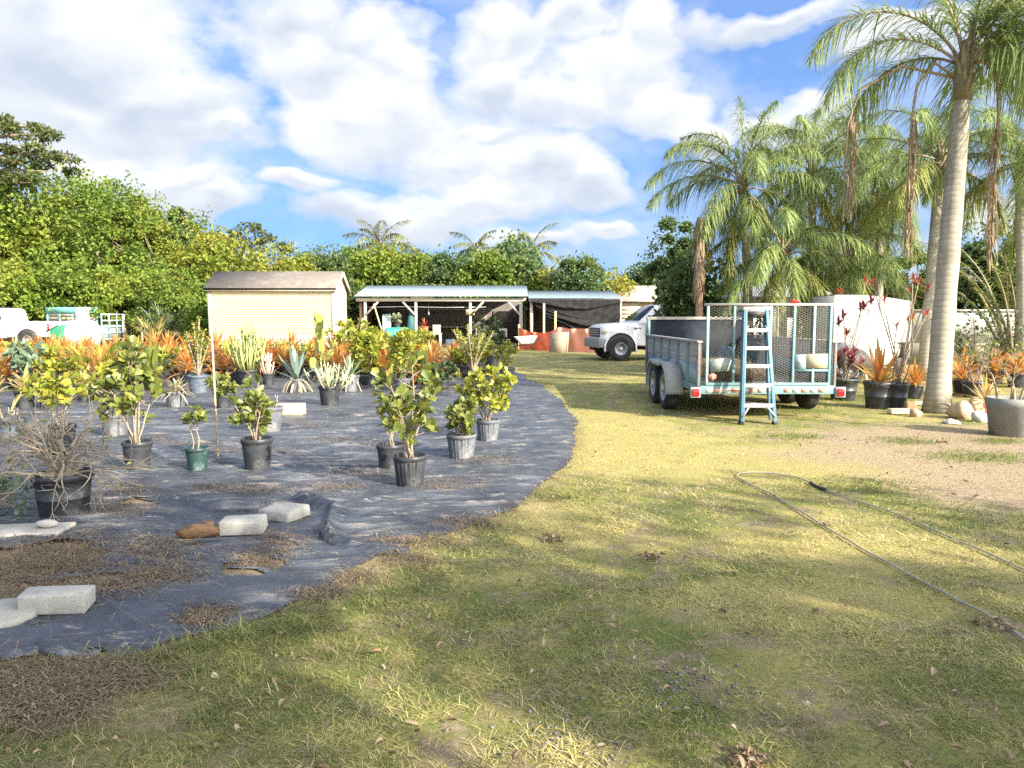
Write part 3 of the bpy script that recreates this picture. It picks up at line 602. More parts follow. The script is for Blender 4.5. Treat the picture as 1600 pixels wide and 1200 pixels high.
shrub(30,612,32,26,'smooth',BLACKP,60,34,L_GLAUC,'blue-green bush in a black pot at the far left of the rows',19,nst=6,nros=36,ll=.17,lw=.11,base_leaf=.2)
shrub(95,612,30,22,'smooth',BLACKP,42,34,L_YEL,'low bright yellow-leaved shrub between the blue-green bush and the fan palm',20,nst=5,nros=22,ll=.2,lw=.12,base_leaf=.25)
shrub(178,622,30,22,'smooth',BLACKP,44,28,L_LIME,'green leafy shrub behind the tall olive shrub, next to the fan palm',21,nst=5,nros=28,ll=.19,lw=.12,base_leaf=.2)
shrub(575,603,36,20,'smooth',BLACKP,84,34,L_LIME,'yellow-green large-leaved shrub in a low wide black pot left of the front olive shrub',22,nst=6,nros=40,ll=.24,lw=.14,base_leaf=.12)
shrub(628,612,30,20,'smooth',GREYP,86,44,L_YEL,'yellow-leaved shrub showing above the front olive shrub',23,nst=6,nros=40,ll=.22,lw=.10,base_leaf=.2)
shrub(792,596,26,22,'smooth',GREYP,50,28,L_YEL,'small yellow shrub in a grey pot at the right end of the rows',24,nst=4,nros=16,ll=.15,lw=.09,base_leaf=.2)
shrub(770,572,34,18,'smooth',BLACKP,66,30,L_DARK,'dark-leaved bush behind the tall jade plant, facing the barn',25,nst=6,nros=44,ll=.2,lw=.12,base_leaf=.1)
shrub(545,575,30,18,'smooth',BLACKP,64,40,L_LIME,'arching pale-green bush in front of the barn post',26,nst=6,nros=36,ll=.26,lw=.10,base_leaf=.1,shape='lance')
shrub(1372,560,30,20,'smooth',BLACKP,60,40,L_DARK,'dark low bush hugging the white covered trailer',27,nst=6,nros=30,ll=.15,lw=.08,base_leaf=.1)
for i, (px, py, pw, ph, H, R, lm, ll, shp, lab) in enumerate([
 (60,600,30,22,46,36,L_LIME,.2,'obovate','lime bush just behind the low bright yellow shrub at left'),
 (360,590,26,18,42,26,L_LIME,.18,'obovate','pale green shrub behind the pencil cactus'),
 (430,585,26,18,40,28,L_YEL,.18,'lance','yellow tuft of leaves behind the blue agave'),
 (640,590,28,18,66,44,L_LIME,.24,'lance','lime strap-leaved shrub behind the front olive shrub, before the teal parasol'),
 (690,612,26,18,34,26,L_DARK,.12,'obovate','low dark green plant at the foot of the orange bromeliads'),
 (200,600,28,20,56,40,L_CLUSIA,.22,'lance','tall dark-leaved shrub overlapping the young palm at left'),
 (252,600,28,20,44,30,L_LIME,.2,'obovate','yellowish-green bush between young palm and upright succulent'),
 (725,590,26,18,40,30,L_LIME,.16,'obovate','small lime plant left of the tall jade plant'),
 (12,588,26,18,40,34,L_YEL,.17,'obovate','yellow-lime shrub behind the blue-green bush, near the left edge'),
 (120,592,26,18,40,34,L_LIME,.17,'lance','narrow-leaved lime shrub behind the low yellow shrub'),
 (475,590,24,16,44,32,L_LIME,.17,'obovate','lime shrub just left of the prickly pear'),
 (560,588,26,16,58,36,L_YEL,.18,'lance','tall yellow-leaved shrub behind the wide black pot'),
 (600,586,26,16,54,36,L_LIME,.18,'obovate','lime shrub before the turquoise bin in the barn'),
 (752,590,26,16,56,34,L_LIME,.17,'obovate','lime shrub just right of the tall jade plant'),
 (70,640,30,24,34,34,L_LIME,.12,'lance','small lime plant right of the big cream bromeliad at left'),
 (345,640,28,22,40,26,L_CLUSIA,.11,'obovate','small olive shrub behind the stake and the mid-sized shrub')]):
    shrub(px, py, pw, ph, 'smooth', BLACKP, H, R, lm, lab, 140+i, nst=6, nros=34, ll=ll, lw=ll*(.55 if shp == 'obovate' else .34), base_leaf=.12, shape=shp)
r, s_, z = potted('potted_euphorbia',305,615,33,29,'smooth',BLUEP,'tall pale-green upright succulent bush in a blue-grey pot beside the stake'); p_jade(r, Q(31), z, 100*s_, 24*s_, L_LIME, 12)
r, s_, z = potted('potted_pencil_cactus',383,602,36,24,'smooth',BLACKP,'dense pencil cactus with crowded upright green stems left of the blue agave'); p_pencil(r, Q(32), z, 80*s_, 34*s_, L_CACT, 46, .015, fan=4)
r, s_, z = potted('potted_jade',738,606,34,24,'smooth',BLACKP,'tall pale-green jade plant in front of the barn at the right end of the rows'); p_jade(r, Q(33), z, 92*s_, 36*s_, L_LIME, 16)
r, s_, z = potted('potted_cactus',512,635,35,32,'smooth',BLACKP,'sprawling pale cactus in a clean black pot right of the tan block'); p_pencil(r, Q(34), z, 46*s_, 42*s_, L_CACTP, 26, .012, fan=4); p_strap(r, Q(35), z, 40*s_, .03, 22, L_AGAVG, .1, .1, 1.2)
r, s_, z = potted('potted_agave',460,614,27,22,'smooth',GREYP,'blue agave with stiff upright blades and dry skirt in a grey pot'); p_strap(r, Q(36), z, 62*s_, .10, 19, L_AGAVE, .06, .25, 1.5, chan=.5, wb=.7); p_strap(r, Q(37), z, 40*s_, .06, 22, L_DRYB, 1.3, -.1, .4, 'dry_leaf')
r, s_, z = potted('potted_agave',545,613,30,27,'smooth',GREYP,'green agave in a dusty grey pot behind the clean black pot'); p_strap(r, Q(38), z, 46*s_, .06, 24, L_AGAVG, .15, .2, 1.45); p_strap(r, Q(39), z, 26*s_, .05, 12, L_DRYB, 1.3, -.2, .3, 'dry_leaf')
r, s_, z = potted('potted_opuntia',497,598,26,18,'smooth',BLACKP,'tall prickly pear cactus standing up against the tan shed'); p_pads(r, Q(40), z, 92*s_, L_PAD)
r, s_, z = potted('potted_succulent',417,602,21,19,'smooth',BLACKP,'small pinkish bare-stemmed succulent between the pencil cactus and the agave'); p_pencil(r, Q(41), z, 44*s_, 12*s_, mat('pink_bark', (.55,.4,.33), (.45,.33,.28)), 9, .02); p_strap(r, Q(42), z+.3, 20*s_, .04, 12, L_YBROM, .4)
r, s_, z = potted('potted_bromeliad',270,638,32,26,'ribbed',GREYP,'pale dried bromeliad in a ribbed grey pot right of the tall olive shrub'); p_strap(r, Q(43), z, 42*s_, .04, 46, L_DRYB, .6, .1, 1.4); p_strap(r, Q(44), z, 36*s_, .05, 16, L_AGAVG, .4, .3, 1.4)
r, s_, z = potted('potted_bromeliad',32,640,30,30,'smooth',BLACKP,'big yellow and cream bromeliad with arching straps at the left edge'); p_strap(r, Q(45), z, 66*s_, .085, 34, L_YBROM, .5, .0, 1.4)
r, s_, z = potted('potted_bromeliad',128,628,30,24,'smooth',BLACKP,'cream-striped bromeliad just behind the mustard-leaved shrub'); p_strap(r, Q(46), z, 56*s_, .08, 34, L_YBROM, .5, .0, 1.4)
r, s_, z = potted('potted_fan_palm',150,610,28,20,'smooth',BLACKP,'young fan palm with folded yellow-green leaves at left of the rows'); p_fan(r, Q(47), z, 70*s_, 62*s_, L_LIME, 8)
r, s_, z = potted('potted_palm',235,612,28,22,'smooth',BLACKP,'young palm with dark arching leaves above the tall olive shrub'); p_strap(r, Q(48), z, 100*s_, .12, 24, L_CLUSIA, .45, .4, 1.45)
# empty dusty pots
for i, (px, py, pw, ph, lab) in enumerate([(415,678,46,42,'empty pale grey pot behind the mid-sized olive shrub'),(172,684,44,36,'empty dusty pale pot behind the tall olive shrub'),(6,690,44,34,'dusty blue-grey pot cut by the left edge of the picture')]):
    r, s_, z = potted('plant_pot',px,py,pw,ph,'smooth',[GREYP,GREYP,BLUEP][i],lab,'pot')
    p_pencil(r, Q(60+i), z, 34*s_, 16*s_, BARKD, 5, .007, 'dry_stem', 1)
# dead bush in the big black pot
r, s_, z = potted('dead_bush',80,815,92,74,'big',BLACKP,'large dead grey bush of tangled bare twigs in a big black pot'); q = Q(71); tw = MB(); tips = []
for i in range(34):
    a = q.uniform(0, 2*PI); el = q.uniform(-.22, 1.0); d = (math.cos(a)*math.cos(el)*1.35, math.sin(a)*math.cos(el)*.8, math.sin(el))
    branch(tw, (.05*math.cos(a), .05*math.sin(a), z + .02 + .2*q.random()), d, q.uniform(.2, .36), .013, 3, q, tips, .5, -.015, 4, (2, 4))
tw.build('branch', BARKD, r, smooth=True)
st = MB(); st.blob((0, 0, z+.02), (.09, .09, .12), seed=5, amp=.35); st.build('stump', BARK, r)
lf = MB(); P = np.array([t[0] for t in tips]); k = q.random(len(P)) < .12; P = P[k]; lf.leaves(P, rnd_dirs(q, len(P), 0, 1), rnd_dirs(q, len(P), 0, 1), .05, .03, 'obovate'); lf.build('foliage', L_CLUSIA, r)
vn = MB(); vt = []; q = Q(72); vl = []
x, y = g(5, 800)
rv = thing('trailing_vine', 'small blue-green vine trailing at the foot of the dead bush, by the left edge', 'plant', (x, y, 0))
for i in range(12): branch(vn, (q.normal(0, .1), q.normal(0, .1), .0), (q.normal(0, 1), q.normal(0, .6), 1.2), .16, .005, 2, q, vt, .6)
vn.build('stem', BARKD, rv); P = np.array([t[0] for t in vt]); P = np.repeat(P, 3, 0) + q.normal(0, .03, (len(P)*3, 3)); vl = MB(); vl.leaves(P, rnd_dirs(q, len(P), -.3, 1), rnd_dirs(q, len(P), 0, 1), .055, .04, 'ovate'); vl.build('foliage', L_GLAUC, rv)

# ---- orange bromeliads in their rows: a few built, the rest copied
def bromeliad(seed, leafm, label, L=.68, pm=BLACKP, W=.055, n=38, pr=.17, phh=.27):
    r = thing('orange_bromeliad', label, 'bromeliad'); q = Q(seed); put_pot(r, pr, phh, 'smooth', pm); p_strap(r, q, phh*.85, L, W, n, leafm, .4, .12, 1.5, nseg=5); return r
GB = 'orange bromeliads crowded in the back rows'
LBACK = 'orange bromeliad in a black pot among the crowded back rows before shed and barn'
protos = [remember(bromeliad(80+i, L_ORANGE, LBACK, L, W=w, n=n)) for i, (L, w, n) in enumerate([(.84,.06,50),(.76,.066,46),(.9,.055,56)])]
q = Q(90); cnt = 0
for Yr_, x0, x1, dx in [(15.6,-11.2,-7.2,.85),(17.2,-12.2,-1.5,.72),(19.8,-14.0,-1.4,.7),(22.6,-16.0,-1.5,.72),(25.6,-17.6,-2.4,.85)]:
    for x in np.arange(x0, x1, dx):
        X, Y = x + q.normal(0, .12), Yr_ + q.normal(0, .25); px = 800 + F*X/Y
        if Yr_ < 18 and (400 < px < 520 or q.random() < .2): continue
        rt = protos[cnt % 3]
        if cnt < 3: rt.location = (X, Y, .004); rt.rotation_euler.z = q.uniform(0, 6); rt['group'] = GB
        else: dup(rt, (X, Y, .004), q.uniform(0, 6.28), None, GB, q.uniform(1.0, 1.35))
        cnt += 1
def brom_at(px, py, label, ph=.3, scale=1.0, k=0, dy=0):
    x, y = g(px, py); return dup(protos[k], (x, y + .17 + dy, .004), px*.1, label, 'single orange bromeliads', scale)
brom_at(672,603,'orange bromeliad in a dark pot at the front of the rows, before the crate table',k=2,scale=1.15)
brom_at(708,586,'coppery orange bromeliad beside the tall jade plant',k=0,scale=1.2)
brom_at(605,592,'orange bromeliad behind the yellow shrubs left of the front olive shrub',k=1,scale=1.05)
brom_at(345,596,'orange-red bromeliad between the stake and the pencil cactus',k=1,scale=1.1)
brom_at(440,588,'orange bromeliad behind the blue agave',k=0,scale=1.0)
for px, py, k, lab in [(118,600,0,'orange bromeliad between the low yellow shrub and the young fan palm'),(205,600,2,'orange bromeliad behind the tall olive shrub'),(258,596,1,'orange bromeliad just left of the upright succulent in the blue-grey pot'),(362,588,2,'orange bromeliad right behind the pencil cactus'),(405,586,0,'orange bromeliad behind the pinkish bare-stemmed succulent'),(482,590,1,'orange bromeliad at the left foot of the prickly pear'),(528,592,2,'orange bromeliad right of the prickly pear, behind the green agave'),(650,590,0,'orange bromeliad right below the teal parasol in the barn'),(20,590,1,'orange bromeliad behind the blue-green bush by the left edge'),(160,588,0,'orange bromeliad directly behind the young fan palm')]: brom_at(px, py, lab, k=k, scale=1.25)
# right-hand group by the big palm
brom_at(1435,624,'orange bromeliad close against the left of the big palm trunk',k=0,scale=.95)
brom_at(1512,618,'orange bromeliad behind the rocks, right of the big palm trunk',k=2,scale=1.1)
brom_at(1560,600,'orange bromeliad behind the pink pot at the right',k=1,scale=1.2)
brom_at(1596,606,'orange bromeliad at the right edge behind the concrete planter',k=0,scale=1.1)
def big_pot_brom(px, py, pw, ph, label, leaf=True, seed=1, H=82):
    r, s_, z = potted('orange_bromeliad',px,py,pw,ph,'big',BLACKP,label,'bromeliad')
    if leaf: p_strap(r, Q(seed), z, H*s_, .07, 34, L_ORANGE, .12, .35, 1.5, nseg=4)
    return r
big_pot_brom(1381,640,48,44,'bright orange bromeliad in the larger black tub left of the big palm',True,95)
r, s_, z = potted('potted_croton',1407,640,38,42,'big',BLACKP,'tall thin canes with red star tops in the tub next to the bright orange bromeliad'); p_canes(r, Q(96), z, 170*s_, 55*s_, 10, L_RED, .2, 10, .035)
r, s_, z = potted('potted_ti_plant',1325,627,47,36,'big',BLACKP,'dark maroon ti plant in a black tub beside the trailer tail light'); p_canes(r, Q(97), z, 48*s_, 26*s_, 10, L_MAROON, .22, 12, .05)
r, s_, z = potted('potted_ti_plant',1322,612,30,28,'smooth',BLACKP,'tall leaning maroon and red ti canes against the trailer corner'); p_canes(r, Q(98), z, 118*s_, 40*s_, 6, L_MAROON, .28, 13, .06); p_canes(r, Q(197), z, 150*s_, 30*s_, 2, L_RED, .2, 10, .05)
r, s_, z = potted('pink_pot_bromeliad',1543,650,19,20,'ribbed',PINKP,'bromeliad with pale orange straps in a small pink ribbed pot','bromeliad'); p_strap(r, Q(99), z, 54*s_, .045, 26, L_YBROM, .25, .2, 1.4); p_strap(r, Q(100), z, 50*s_, .045, 10, L_ORANGE, .25, .5, 1.4, 'orange_leaf')
r, s_, z = potted('planter_shrub',1596,684,74,62,'planter',CONCP,'nearly leafless shrub in the big grey concrete planter at the right edge'); q = Q(101); tw = MB(); tips = []
for i in range(5): branch(tw, (q.normal(0, .08), q.normal(0, .08), z), (q.normal(-.12, .3), q.normal(0, .25), 1), 46*s_, .017, 3, q, tips, .38, .02, 4, (2, 3))
tw.build('branch', BARKP, r, smooth=True); P = np.array([t[0] for t in tips]); P = np.repeat(P, 3, 0) + q.normal(0, .03, (len(P)*3, 3)); lf = MB(); lf.leaves(P, rnd_dirs(q, len(P)), rnd_dirs(q, len(P)), .06, .035); lf.build('foliage', L_CLUSIA, r)
r, s_, z = potted('potted_bare_shrub',1528,622,34,26,'smooth',BLACKP,'spindly shrub with crossing bare stems behind the rocks'); q = Q(102); tw = MB(); tips = []
for i in range(9): branch(tw, (q.normal(0, .05), q.normal(0, .05), z), (q.normal(0, .32), q.normal(0, .3), 1), 48*s_, .012, 3, q, tips, .35, .02, 4, (2, 3))
tw.build('branch', BARK, r, smooth=True); P = np.array([t[0] for t in tips]); P = np.repeat(P, 3, 0) + q.normal(0, .05, (len(P)*3, 3)); lf = MB(); lf.leaves(P, rnd_dirs(q, len(P)), rnd_dirs(q, len(P)), .08, .05); lf.build('foliage', L_DARK, r)
# ------------------------------------------------------------------ loose things on the cloth and lawn
def block(name, px, py, dims, rz, label, m=BLOCK, cat='concrete block', tilt=0, chip=0):
    x, y = g(px, py); bm_ = MB(); w, d, h = dims
    # a cast block: slightly uneven, subdivided faces
    q = Q(int(px)); nx, ny = 8, 5; top = []
    bm_.box((0, 0, h/2), dims)
    o = bm_.build(name, m, bevel=.012); o.location = (x, y + d*.3, .012); o.rotation_euler = (tilt, 0, rz)
    bm = o.data
    for v in bm.vertices: v.co.x += q.normal(0, .006); v.co.y += q.normal(0, .006); v.co.z += q.normal(0, .003)
    return tag(o, label, cat)
block('concrete_block',82,962,(.33,.16,.105),.14,'pale concrete block at the left front corner of the cloth',cat='block')
block('concrete_block',376,838,(.29,.21,.10),.10,'left pale concrete block of the two near the cloth fold',cat='block')
block('concrete_block',440,815,(.28,.26,.08),-.42,'right flatter concrete block lying askew against the cloth fold',cat='block')
block('concrete_block',452,650,(.40,.25,.17),.05,'tan concrete block standing farther back on the cloth beside the pale cactus',mat('tan_block', (.52,.43,.30), (.42,.34,.23), scale=10, rough=.9, bmp=.5),cat='block')
block('paving_slab',30,842,(.52,.30,.035),.12,'broken thin white slab at the foot of the dead bush',cat='slab')
x, y = g(2, 975); o = MB().lathe([(.155,0),(.165,.006),(.165,.034),(.155,.042)], n=40); o = o.build('stepping_stone', BLOCK, smooth=False); o.location = (x-.03, y+.05, .008); o.rotation_euler = (.03,.05,0); tag(o, 'round white stepping stone at the left edge', 'stepping stone')
x, y = g(68, 838); o = MB().blob((0,0,.03), (.075,.05,.028), seed=6, amp=.15).build('stone', BLOCK, smooth=True); o.location = (x, y+.05, .045); tag(o, 'flat grey stone resting on the white slab', 'stone')
x, y = g(305, 848); mb = MB(); mb.blob((0,0,.045), (.135,.05,.05), seed=12, amp=.3, nu=14, nv=9, freq=5); mb.blob((.06,.02,.05), (.05,.045,.05), seed=4, amp=.4, nu=9, nv=7, freq=4); o = mb.build('driftwood', mat('rotten_wood', (.24,.14,.07), (.12,.07,.04), scale=14, rough=.9, c3=(.3,.22,.14), bmp=.8, bscale=40, bdist=.02)); o.location = (x, y+.06, .012); o.rotation_euler.z = .35; tag(o, 'chunk of brown weathered wood beside the concrete blocks', 'wood chunk')
# rocks and blocks at the palm's foot
ROCK = mat('tan_rock', (.50,.36,.22), (.36,.25,.15), scale=9, rough=.9, c3=(.55,.5,.42), s3=5, bmp=.6, bscale=30, bdist=.02)
ROCKW = mat('pale_rock', (.6,.56,.48), (.45,.42,.36), scale=9, rough=.9, bmp=.5)
for px, py, r_, m_, sd, lab in [(1507,655,(.2,.15,.16),ROCK,1,'largest tan rock leaning on the big palm foot'),(1530,650,(.16,.13,.17),ROCK,2,'tan rock behind the white one, right of the palm foot'),(1533,660,(.10,.09,.11),ROCKW,3,'rounded white rock beside the pink pot'),(1488,663,(.11,.08,.045),ROCKW,4,'small flat pale rock on the bare soil before the palm'),(1434,652,(.10,.08,.08),ROCK,5,'small brown rock left of the palm foot')]:
    x, y = g(px, py); o = MB().blob((0,0,r_[2]*.7), r_, seed=sd*7, amp=.28, nu=14, nv=10, freq=2.6).build('rock', m_, smooth=False); o.location = (x, y + r_[1]*.7, -.01); o.rotation_euler.z = sd*.7; tag(o, lab, 'rock')
block('timber_block',1407,648,(.32,.13,.075),.05,'yellowish timber offcut lying before the black tubs',WOODP,'timber')
block('timber_block',1424,646,(.14,.13,.16),-.1,'short upright brown timber block beside the black tub',WOODB,'timber')
block('timber_block',1450,634,(.5,.12,.06),.1,'grey board lying between the tub and the palm',WOODG,'timber')
def stick(px, py, tx, ty, r_, label, m, name='stake', cat='stake', lean=0):
    x, y = g(px, py); x1, z1 = at(tx, ty, y); o = MB().tube([(0,0,-.02),((x1-x)*.5,lean*.5,z1*.52),(x1-x,lean,z1)], [r_, r_*.95, r_*.8], 8).build(name, m, smooth=True); o.location = (x, y, 0); return tag(o, label, cat)
stick(341,720,328,468,.011,'thin bamboo stake leaning slightly beside the small green pot',WOODP)
stick(1357,622,1352,582,.028,'short pale wooden stake between the black tubs',WOODP)
r = thing('marker_stake', 'thin stake with a dark cap standing before the tan shed', 'stake', (*g(476,548), 0)); x1, z1 = at(476, 503, g(476,548)[1]); x2, z2 = at(476, 489, g(476,548)[1])
MB().tube([(0,0,0),(0,0,z1)], .014, 8).build('pole', WOODP, r); MB().box((0,0,(z1+z2)/2), (.09,.06,z2-z1)).build('cap', DARKM, r, bevel=.01)
# garden hose, two runs from the loop
hp = [(1600,1003),(1560,975),(1510,948),(1460,922),(1400,890),(1340,856),(1290,826),(1240,795),(1200,772),(1165,755),(1152,746),(1160,741),(1185,740),(1215,743),(1250,750),(1285,766),(1330,782),(1400,806),(1470,836),(1530,862),(1600,893),(1700,940)]
hp = np.array([g(*p) for p in hp]); t = np.linspace(0, len(hp)-1, 120)
def cat_rom(P, t):
    out = []
    for u in t:
        i = min(int(u), len(P)-2); f = u - i; p0, p1, p2, p3 = P[max(i-1,0)], P[i], P[i+1], P[min(i+2, len(P)-1)]
        out.append(.5*((2*p1) + (-p0+p2)*f + (2*p0-5*p1+4*p2-p3)*f*f + (-p0+3*p1-3*p2+p3)*f**3))
    return np.array(out)
HP = cat_rom(hp, t); HOSE = mat('grey_hose', (.36,.35,.29), (.28,.27,.22), rough=.5)
rh = thing('garden_hose', 'grey garden hose looped back on itself across the lawn', 'hose', (0,0,0)); MB().tube(np.column_stack([HP, .014 + .002*np.sin(t*5)]), .0058, 8).build('hose', HOSE, rh, smooth=True)
i0, i1 = 82, 87; MB().tube(np.column_stack([HP[i0:i1], .018 + .006*np.sin(t[i0:i1]*5)]), .014, 8).build('coupling', DARKM, rh, smooth=True)
rt = thing('bent_twig', 'bent brown twig lying beside the wood chunk on the cloth', 'twig', (*g(262,855), .012)); MB().tube([(0,0,0),(.03,.02,.02),(.02,.08,.012),(.1,.1,.01)], .004, 5).build('twig', BARKD, rt)

# ------------------------------------------------------------------ stepladder
def ladder():
    xl, y = g(1158, 663); xr, _ = g(1211, 663); yt = y + .44; w = (xr-xl)/2; cx = (xl+xr)/2; tl, ztop = at(1163, 481, yt); tr, _ = at(1198, 481, yt)
    r = thing('stepladder', 'folded blue fibreglass stepladder leaning on the trailer tailgate', 'ladder', (cx, y, 0)); tl -= cx; tr -= cx; D = yt - y
    pl = lambda s_, f: np.array([(-w if s_ < 0 else w)*(1-f) + (tl if s_ < 0 else tr)*f, D*f, ztop*f])
    for s_ in (-1, 1):
        up = (0, -1, .25); mb = MB(); mb.beam(pl(s_, .02), pl(s_, .985), .03, .085, (0,1,0)); mb.beam(pl(s_, .02)+[s_*-.018,-.04,0], pl(s_, .985)+[s_*-.018,-.04,0], .03, .012, (0,1,0)); mb.build('front_rail', LADB, r, bevel=.003)
        mb = MB(); mb.beam(pl(s_, .03)*[.9,1,1]+[0,.13,0], pl(s_, .95)*[.9,1,1]+[0,.075,0], .028, .05, (0,1,0)); mb.build('rear_rail', LADB, r, bevel=.003)
        MB().box(pl(s_, .012), (.06,.11,.045)).build('foot', RUBBER, r, bevel=.006)
        mb = MB(); a = pl(s_, .16); c_ = np.array([pl(s_, .06)[0]*.98, D*.06-.02, ztop*.05]); e = np.array([s_*w*.45, D*.17, ztop*.165]); mb.beam(c_+[0,-.03,.03], e+[0,-.03,0], .03, .02); mb.build('brace', ALU, r)
        a = pl(s_, .80); mb = MB(); mb.beam(a+[0,-.03,0], a+[-s_*.06,-.03,.07], .02, .012); mb.build('brace', ALU, r)
    for i, f in enumerate([.165, .335, .5, .655, .81]):
        a, b_ = pl(-1, f), pl(1, f); mb = MB(); mb.beam(a + [.01,0,0], b_ - [.01,0,0], .09, .028); mb.beam(a + [.01,-.047,-.012], b_ + [-.01,-.047,-.012], .006, .052); mb.build('step', ALU, r, bevel=.002)
        if f < .6: MB().beam(a*[.88,1,1]+[0,.14,.0], b_*[.88,1,1]+[0,.14,.0], .02, .02).build('rear_bar', ALU, r)
    a, b_ = pl(-1, 1.0), pl(1, 1.0); mb = MB(); mb.box(((a+b_)/2) + [0,.03,-.01], (b_[0]-a[0]+.06, .17, .05)); mb.box(((a+b_)/2) + [0,-.02,-.06], (b_[0]-a[0]-.02, .05, .07)); mb.build('top_cap', ALU, r, bevel=.008)
    MB().box(((a+b_)/2) + [0,-.05,-.085], (b_[0]-a[0]-.03, .012, .075)).build('label_plate', DARKM, r)
ladder()

# ------------------------------------------------------------------ utility trailer
def wheel(root, c, R_, W_, rim_m, axis='x', out=-1, name='wheel', rimr=.62, holes=8):
    w = bpy.data.objects.new(name, None); COL.objects.link(w); w.parent = root; w.location = c; w.empty_display_size = .05
    hw = W_/2; prof = [(R_*rimr,-hw*.9),(R_*.72,-hw),(R_*.9,-hw*.98),(R_*.975,-hw*.8),(R_,-hw*.55),(R_,hw*.55),(R_*.975,hw*.8),(R_*.9,hw*.98),(R_*.72,hw),(R_*rimr,hw*.9)]
    MB().lathe(prof, n=40, axis=axis).build('tyre', RUBBER, w, smooth=True)
    s_ = out; mb = MB(); rr = R_*rimr
    pr = [(rr*1.03, s_*hw*.92),(rr*.95, s_*hw*.95),(rr*.9, s_*hw*.55),(rr*.82, s_*hw*.5),(rr*.45, s_*hw*.75),(rr*.3, s_*hw*.9),(rr*.3, s_*hw*1.05),(.001, s_*hw*1.08)]
    mb.lathe(pr, n=40, axis=axis); mb.build('rim', rim_m, w, smooth=True)
    hb = MB()
    for k in range(holes):
        a = k*2*PI/holes; o = (s_*hw*.66, rr*.66*math.cos(a), rr*.66*math.sin(a)); o = o if axis == 'x' else (o[1], o[0], o[2])
        hb.blob(o, (.02, rr*.11, rr*.11) if axis == 'x' else (rr*.11, .02, rr*.11), amp=0, nu=8, nv=6)
    hb.build('rim_hole_rim', DARKM, w); return w
def trailer():
    X0, X1, YA, YB = 2.73, 4.66, 11.06, 15.2; cx, cy = (X0+X1)/2, (YA+YB)/2; w, l = (X1-X0)/2, (YB-YA)/2
    r = thing('utility_trailer', 'teal tandem-axle utility trailer with mesh tailgate and bleached board sides', 'trailer', (cx, cy, 0), math.radians(.6))
    zb, zt = .5, 1.12
    mb = MB()
    for s_ in (-1, 1): mb.b2(s_*w-.03, s_*w+.03, -l, l, zb-.11, zb)
    mb.b2(-w+.03, w-.03, l-.06, l, zb-.11, zb-.002)
    for t in np.linspace(-l+.5, l-.5, 6): mb.b2(-w+.03, w-.03, t, t+.05, zb-.1, zb-.03)
    mb.build('chassis', TEAL, r, bevel=.004)
    mb = MB(); mb.b2(-w-.02, w+.02, -l-.045, -l-.002, zb-.12, zb+.0); mb.build('rear_beam', TEAL, r, bevel=.005)
    q = Q(5); TAPEM = [mat('faded_tape', (.62,.56,.47), (.5,.44,.36), scale=20), mat('red_tape', (.55,.22,.13), (.6,.42,.3), scale=20)]; xx = np.linspace(-w+.06, w-.1, 15)
    for i in range(14):
        if i in (8,): continue
        MB().b2(xx[i], xx[i+1]-.012, -l-.049, -l-.0455, zb-.095, zb-.035).build('reflective_tape', TAPEM[i % 2], r)
    MB().b2(-w+.03, w-.03, -l, l, zb-.03, zb+.005).build('deck', BOARD, r)
    for s_ in (-1, 1):
        p = MB(); p.b2(s_*w-.012, s_*w+.012, -l+.03, l-.03, zb+.002, zb+.30); sp = p.build('lower_panel', TEALB, r)
        for k in range(3):
            z0 = zb+.302 + k*.105; o = MB().b2(s_*w-.012, s_*w+.012, -l+.03, l-.03, z0, z0+.1).build('side_board', BOARD, r, bevel=.003)
        for t in np.linspace(-l+.03, l-.03, 7): MB().b2(s_*(w+.014)-.002*s_, s_*(w+.05), t-.022, t+.022, zb-.1, zt-.005).build('upright', TEAL if abs(t) < l-.1 else mat('rusted_post', (.2,.13,.09), (.13,.2,.2), scale=9), r, bevel=.003)
        MB().b2(s_*(w+.02)-.045, s_*(w+.02)+.045, -l, l, zt, zt+.035).build('top_rail', WOODG if s_ > 0 else mat('rail_grey', (.3,.31,.3), (.22,.2,.18)), r, bevel=.006)
    # high dark front wall
    MB().b2(-w, w, l-.025, l+.0, zb+.002, 1.44).build('front_wall', mat('navy_board', (.010,.015,.026), (.02,.024,.034), rough=.8), r); MB().b2(-w-.03, w+.03, l-.05, l+.05, 1.442, 1.50).build('front_rail', WOODG, r, bevel=.006)
    for s_ in (-1, 1): MB().b2(s_*w-.03, s_*w+.03, l-.06, l+.002, zt+.036, 1.44).build('front_post', TEAL, r)
    # wheels, fenders
    wy = [12.42 - cy, 13.26 - cy]
    for s_ in (-1, 1):
        for yy in wy: wheel(r, (s_*(w+.17), yy, .345), .345, .215, WHITEW, 'x', s_)
        pts = []; 
        for yy, a0, a1 in ((wy[0], -20, 112), (wy[1], 68, 200)):
            for a in np.linspace(math.radians(a0), math.radians(a1), 14):
                pts.append((yy - .42*math.cos(a), .345 + .43*math.sin(a)))
        pts = [(p[0], max(p[1], .3)) for p in pts]; pts[13] = (pts[13][0], pts[13][1])
        inner = [(p[0], p[1]) for p in pts]; mb = MB(); x0, x1 = s_*(w+.035), s_*(w+.31)
        ring = [[(x0, a, b_), (x1, a, b_), (x1, a, b_-.025), (x0, a, b_-.025)] for a, b_ in inner]; mb.loft(ring)
        outer = []
        lip = [[(x1, a, b_+.004), (x1+s_*.008, a, b_+.004), (x1+s_*.008, a, b_-.055), (x1, a, b_-.055)] for a, b_ in inner]; mb.loft(lip); mb.build('fender', mat('fender_grey', (.33,.34,.32), (.26,.28,.27), scale=5, rough=.6), r)
        mb = MB(); mb.b2(x0, x1, pts[0][0]-.012, pts[0][0]+.02, .30, .36); mb.build('mud_flap', GREENP, r)
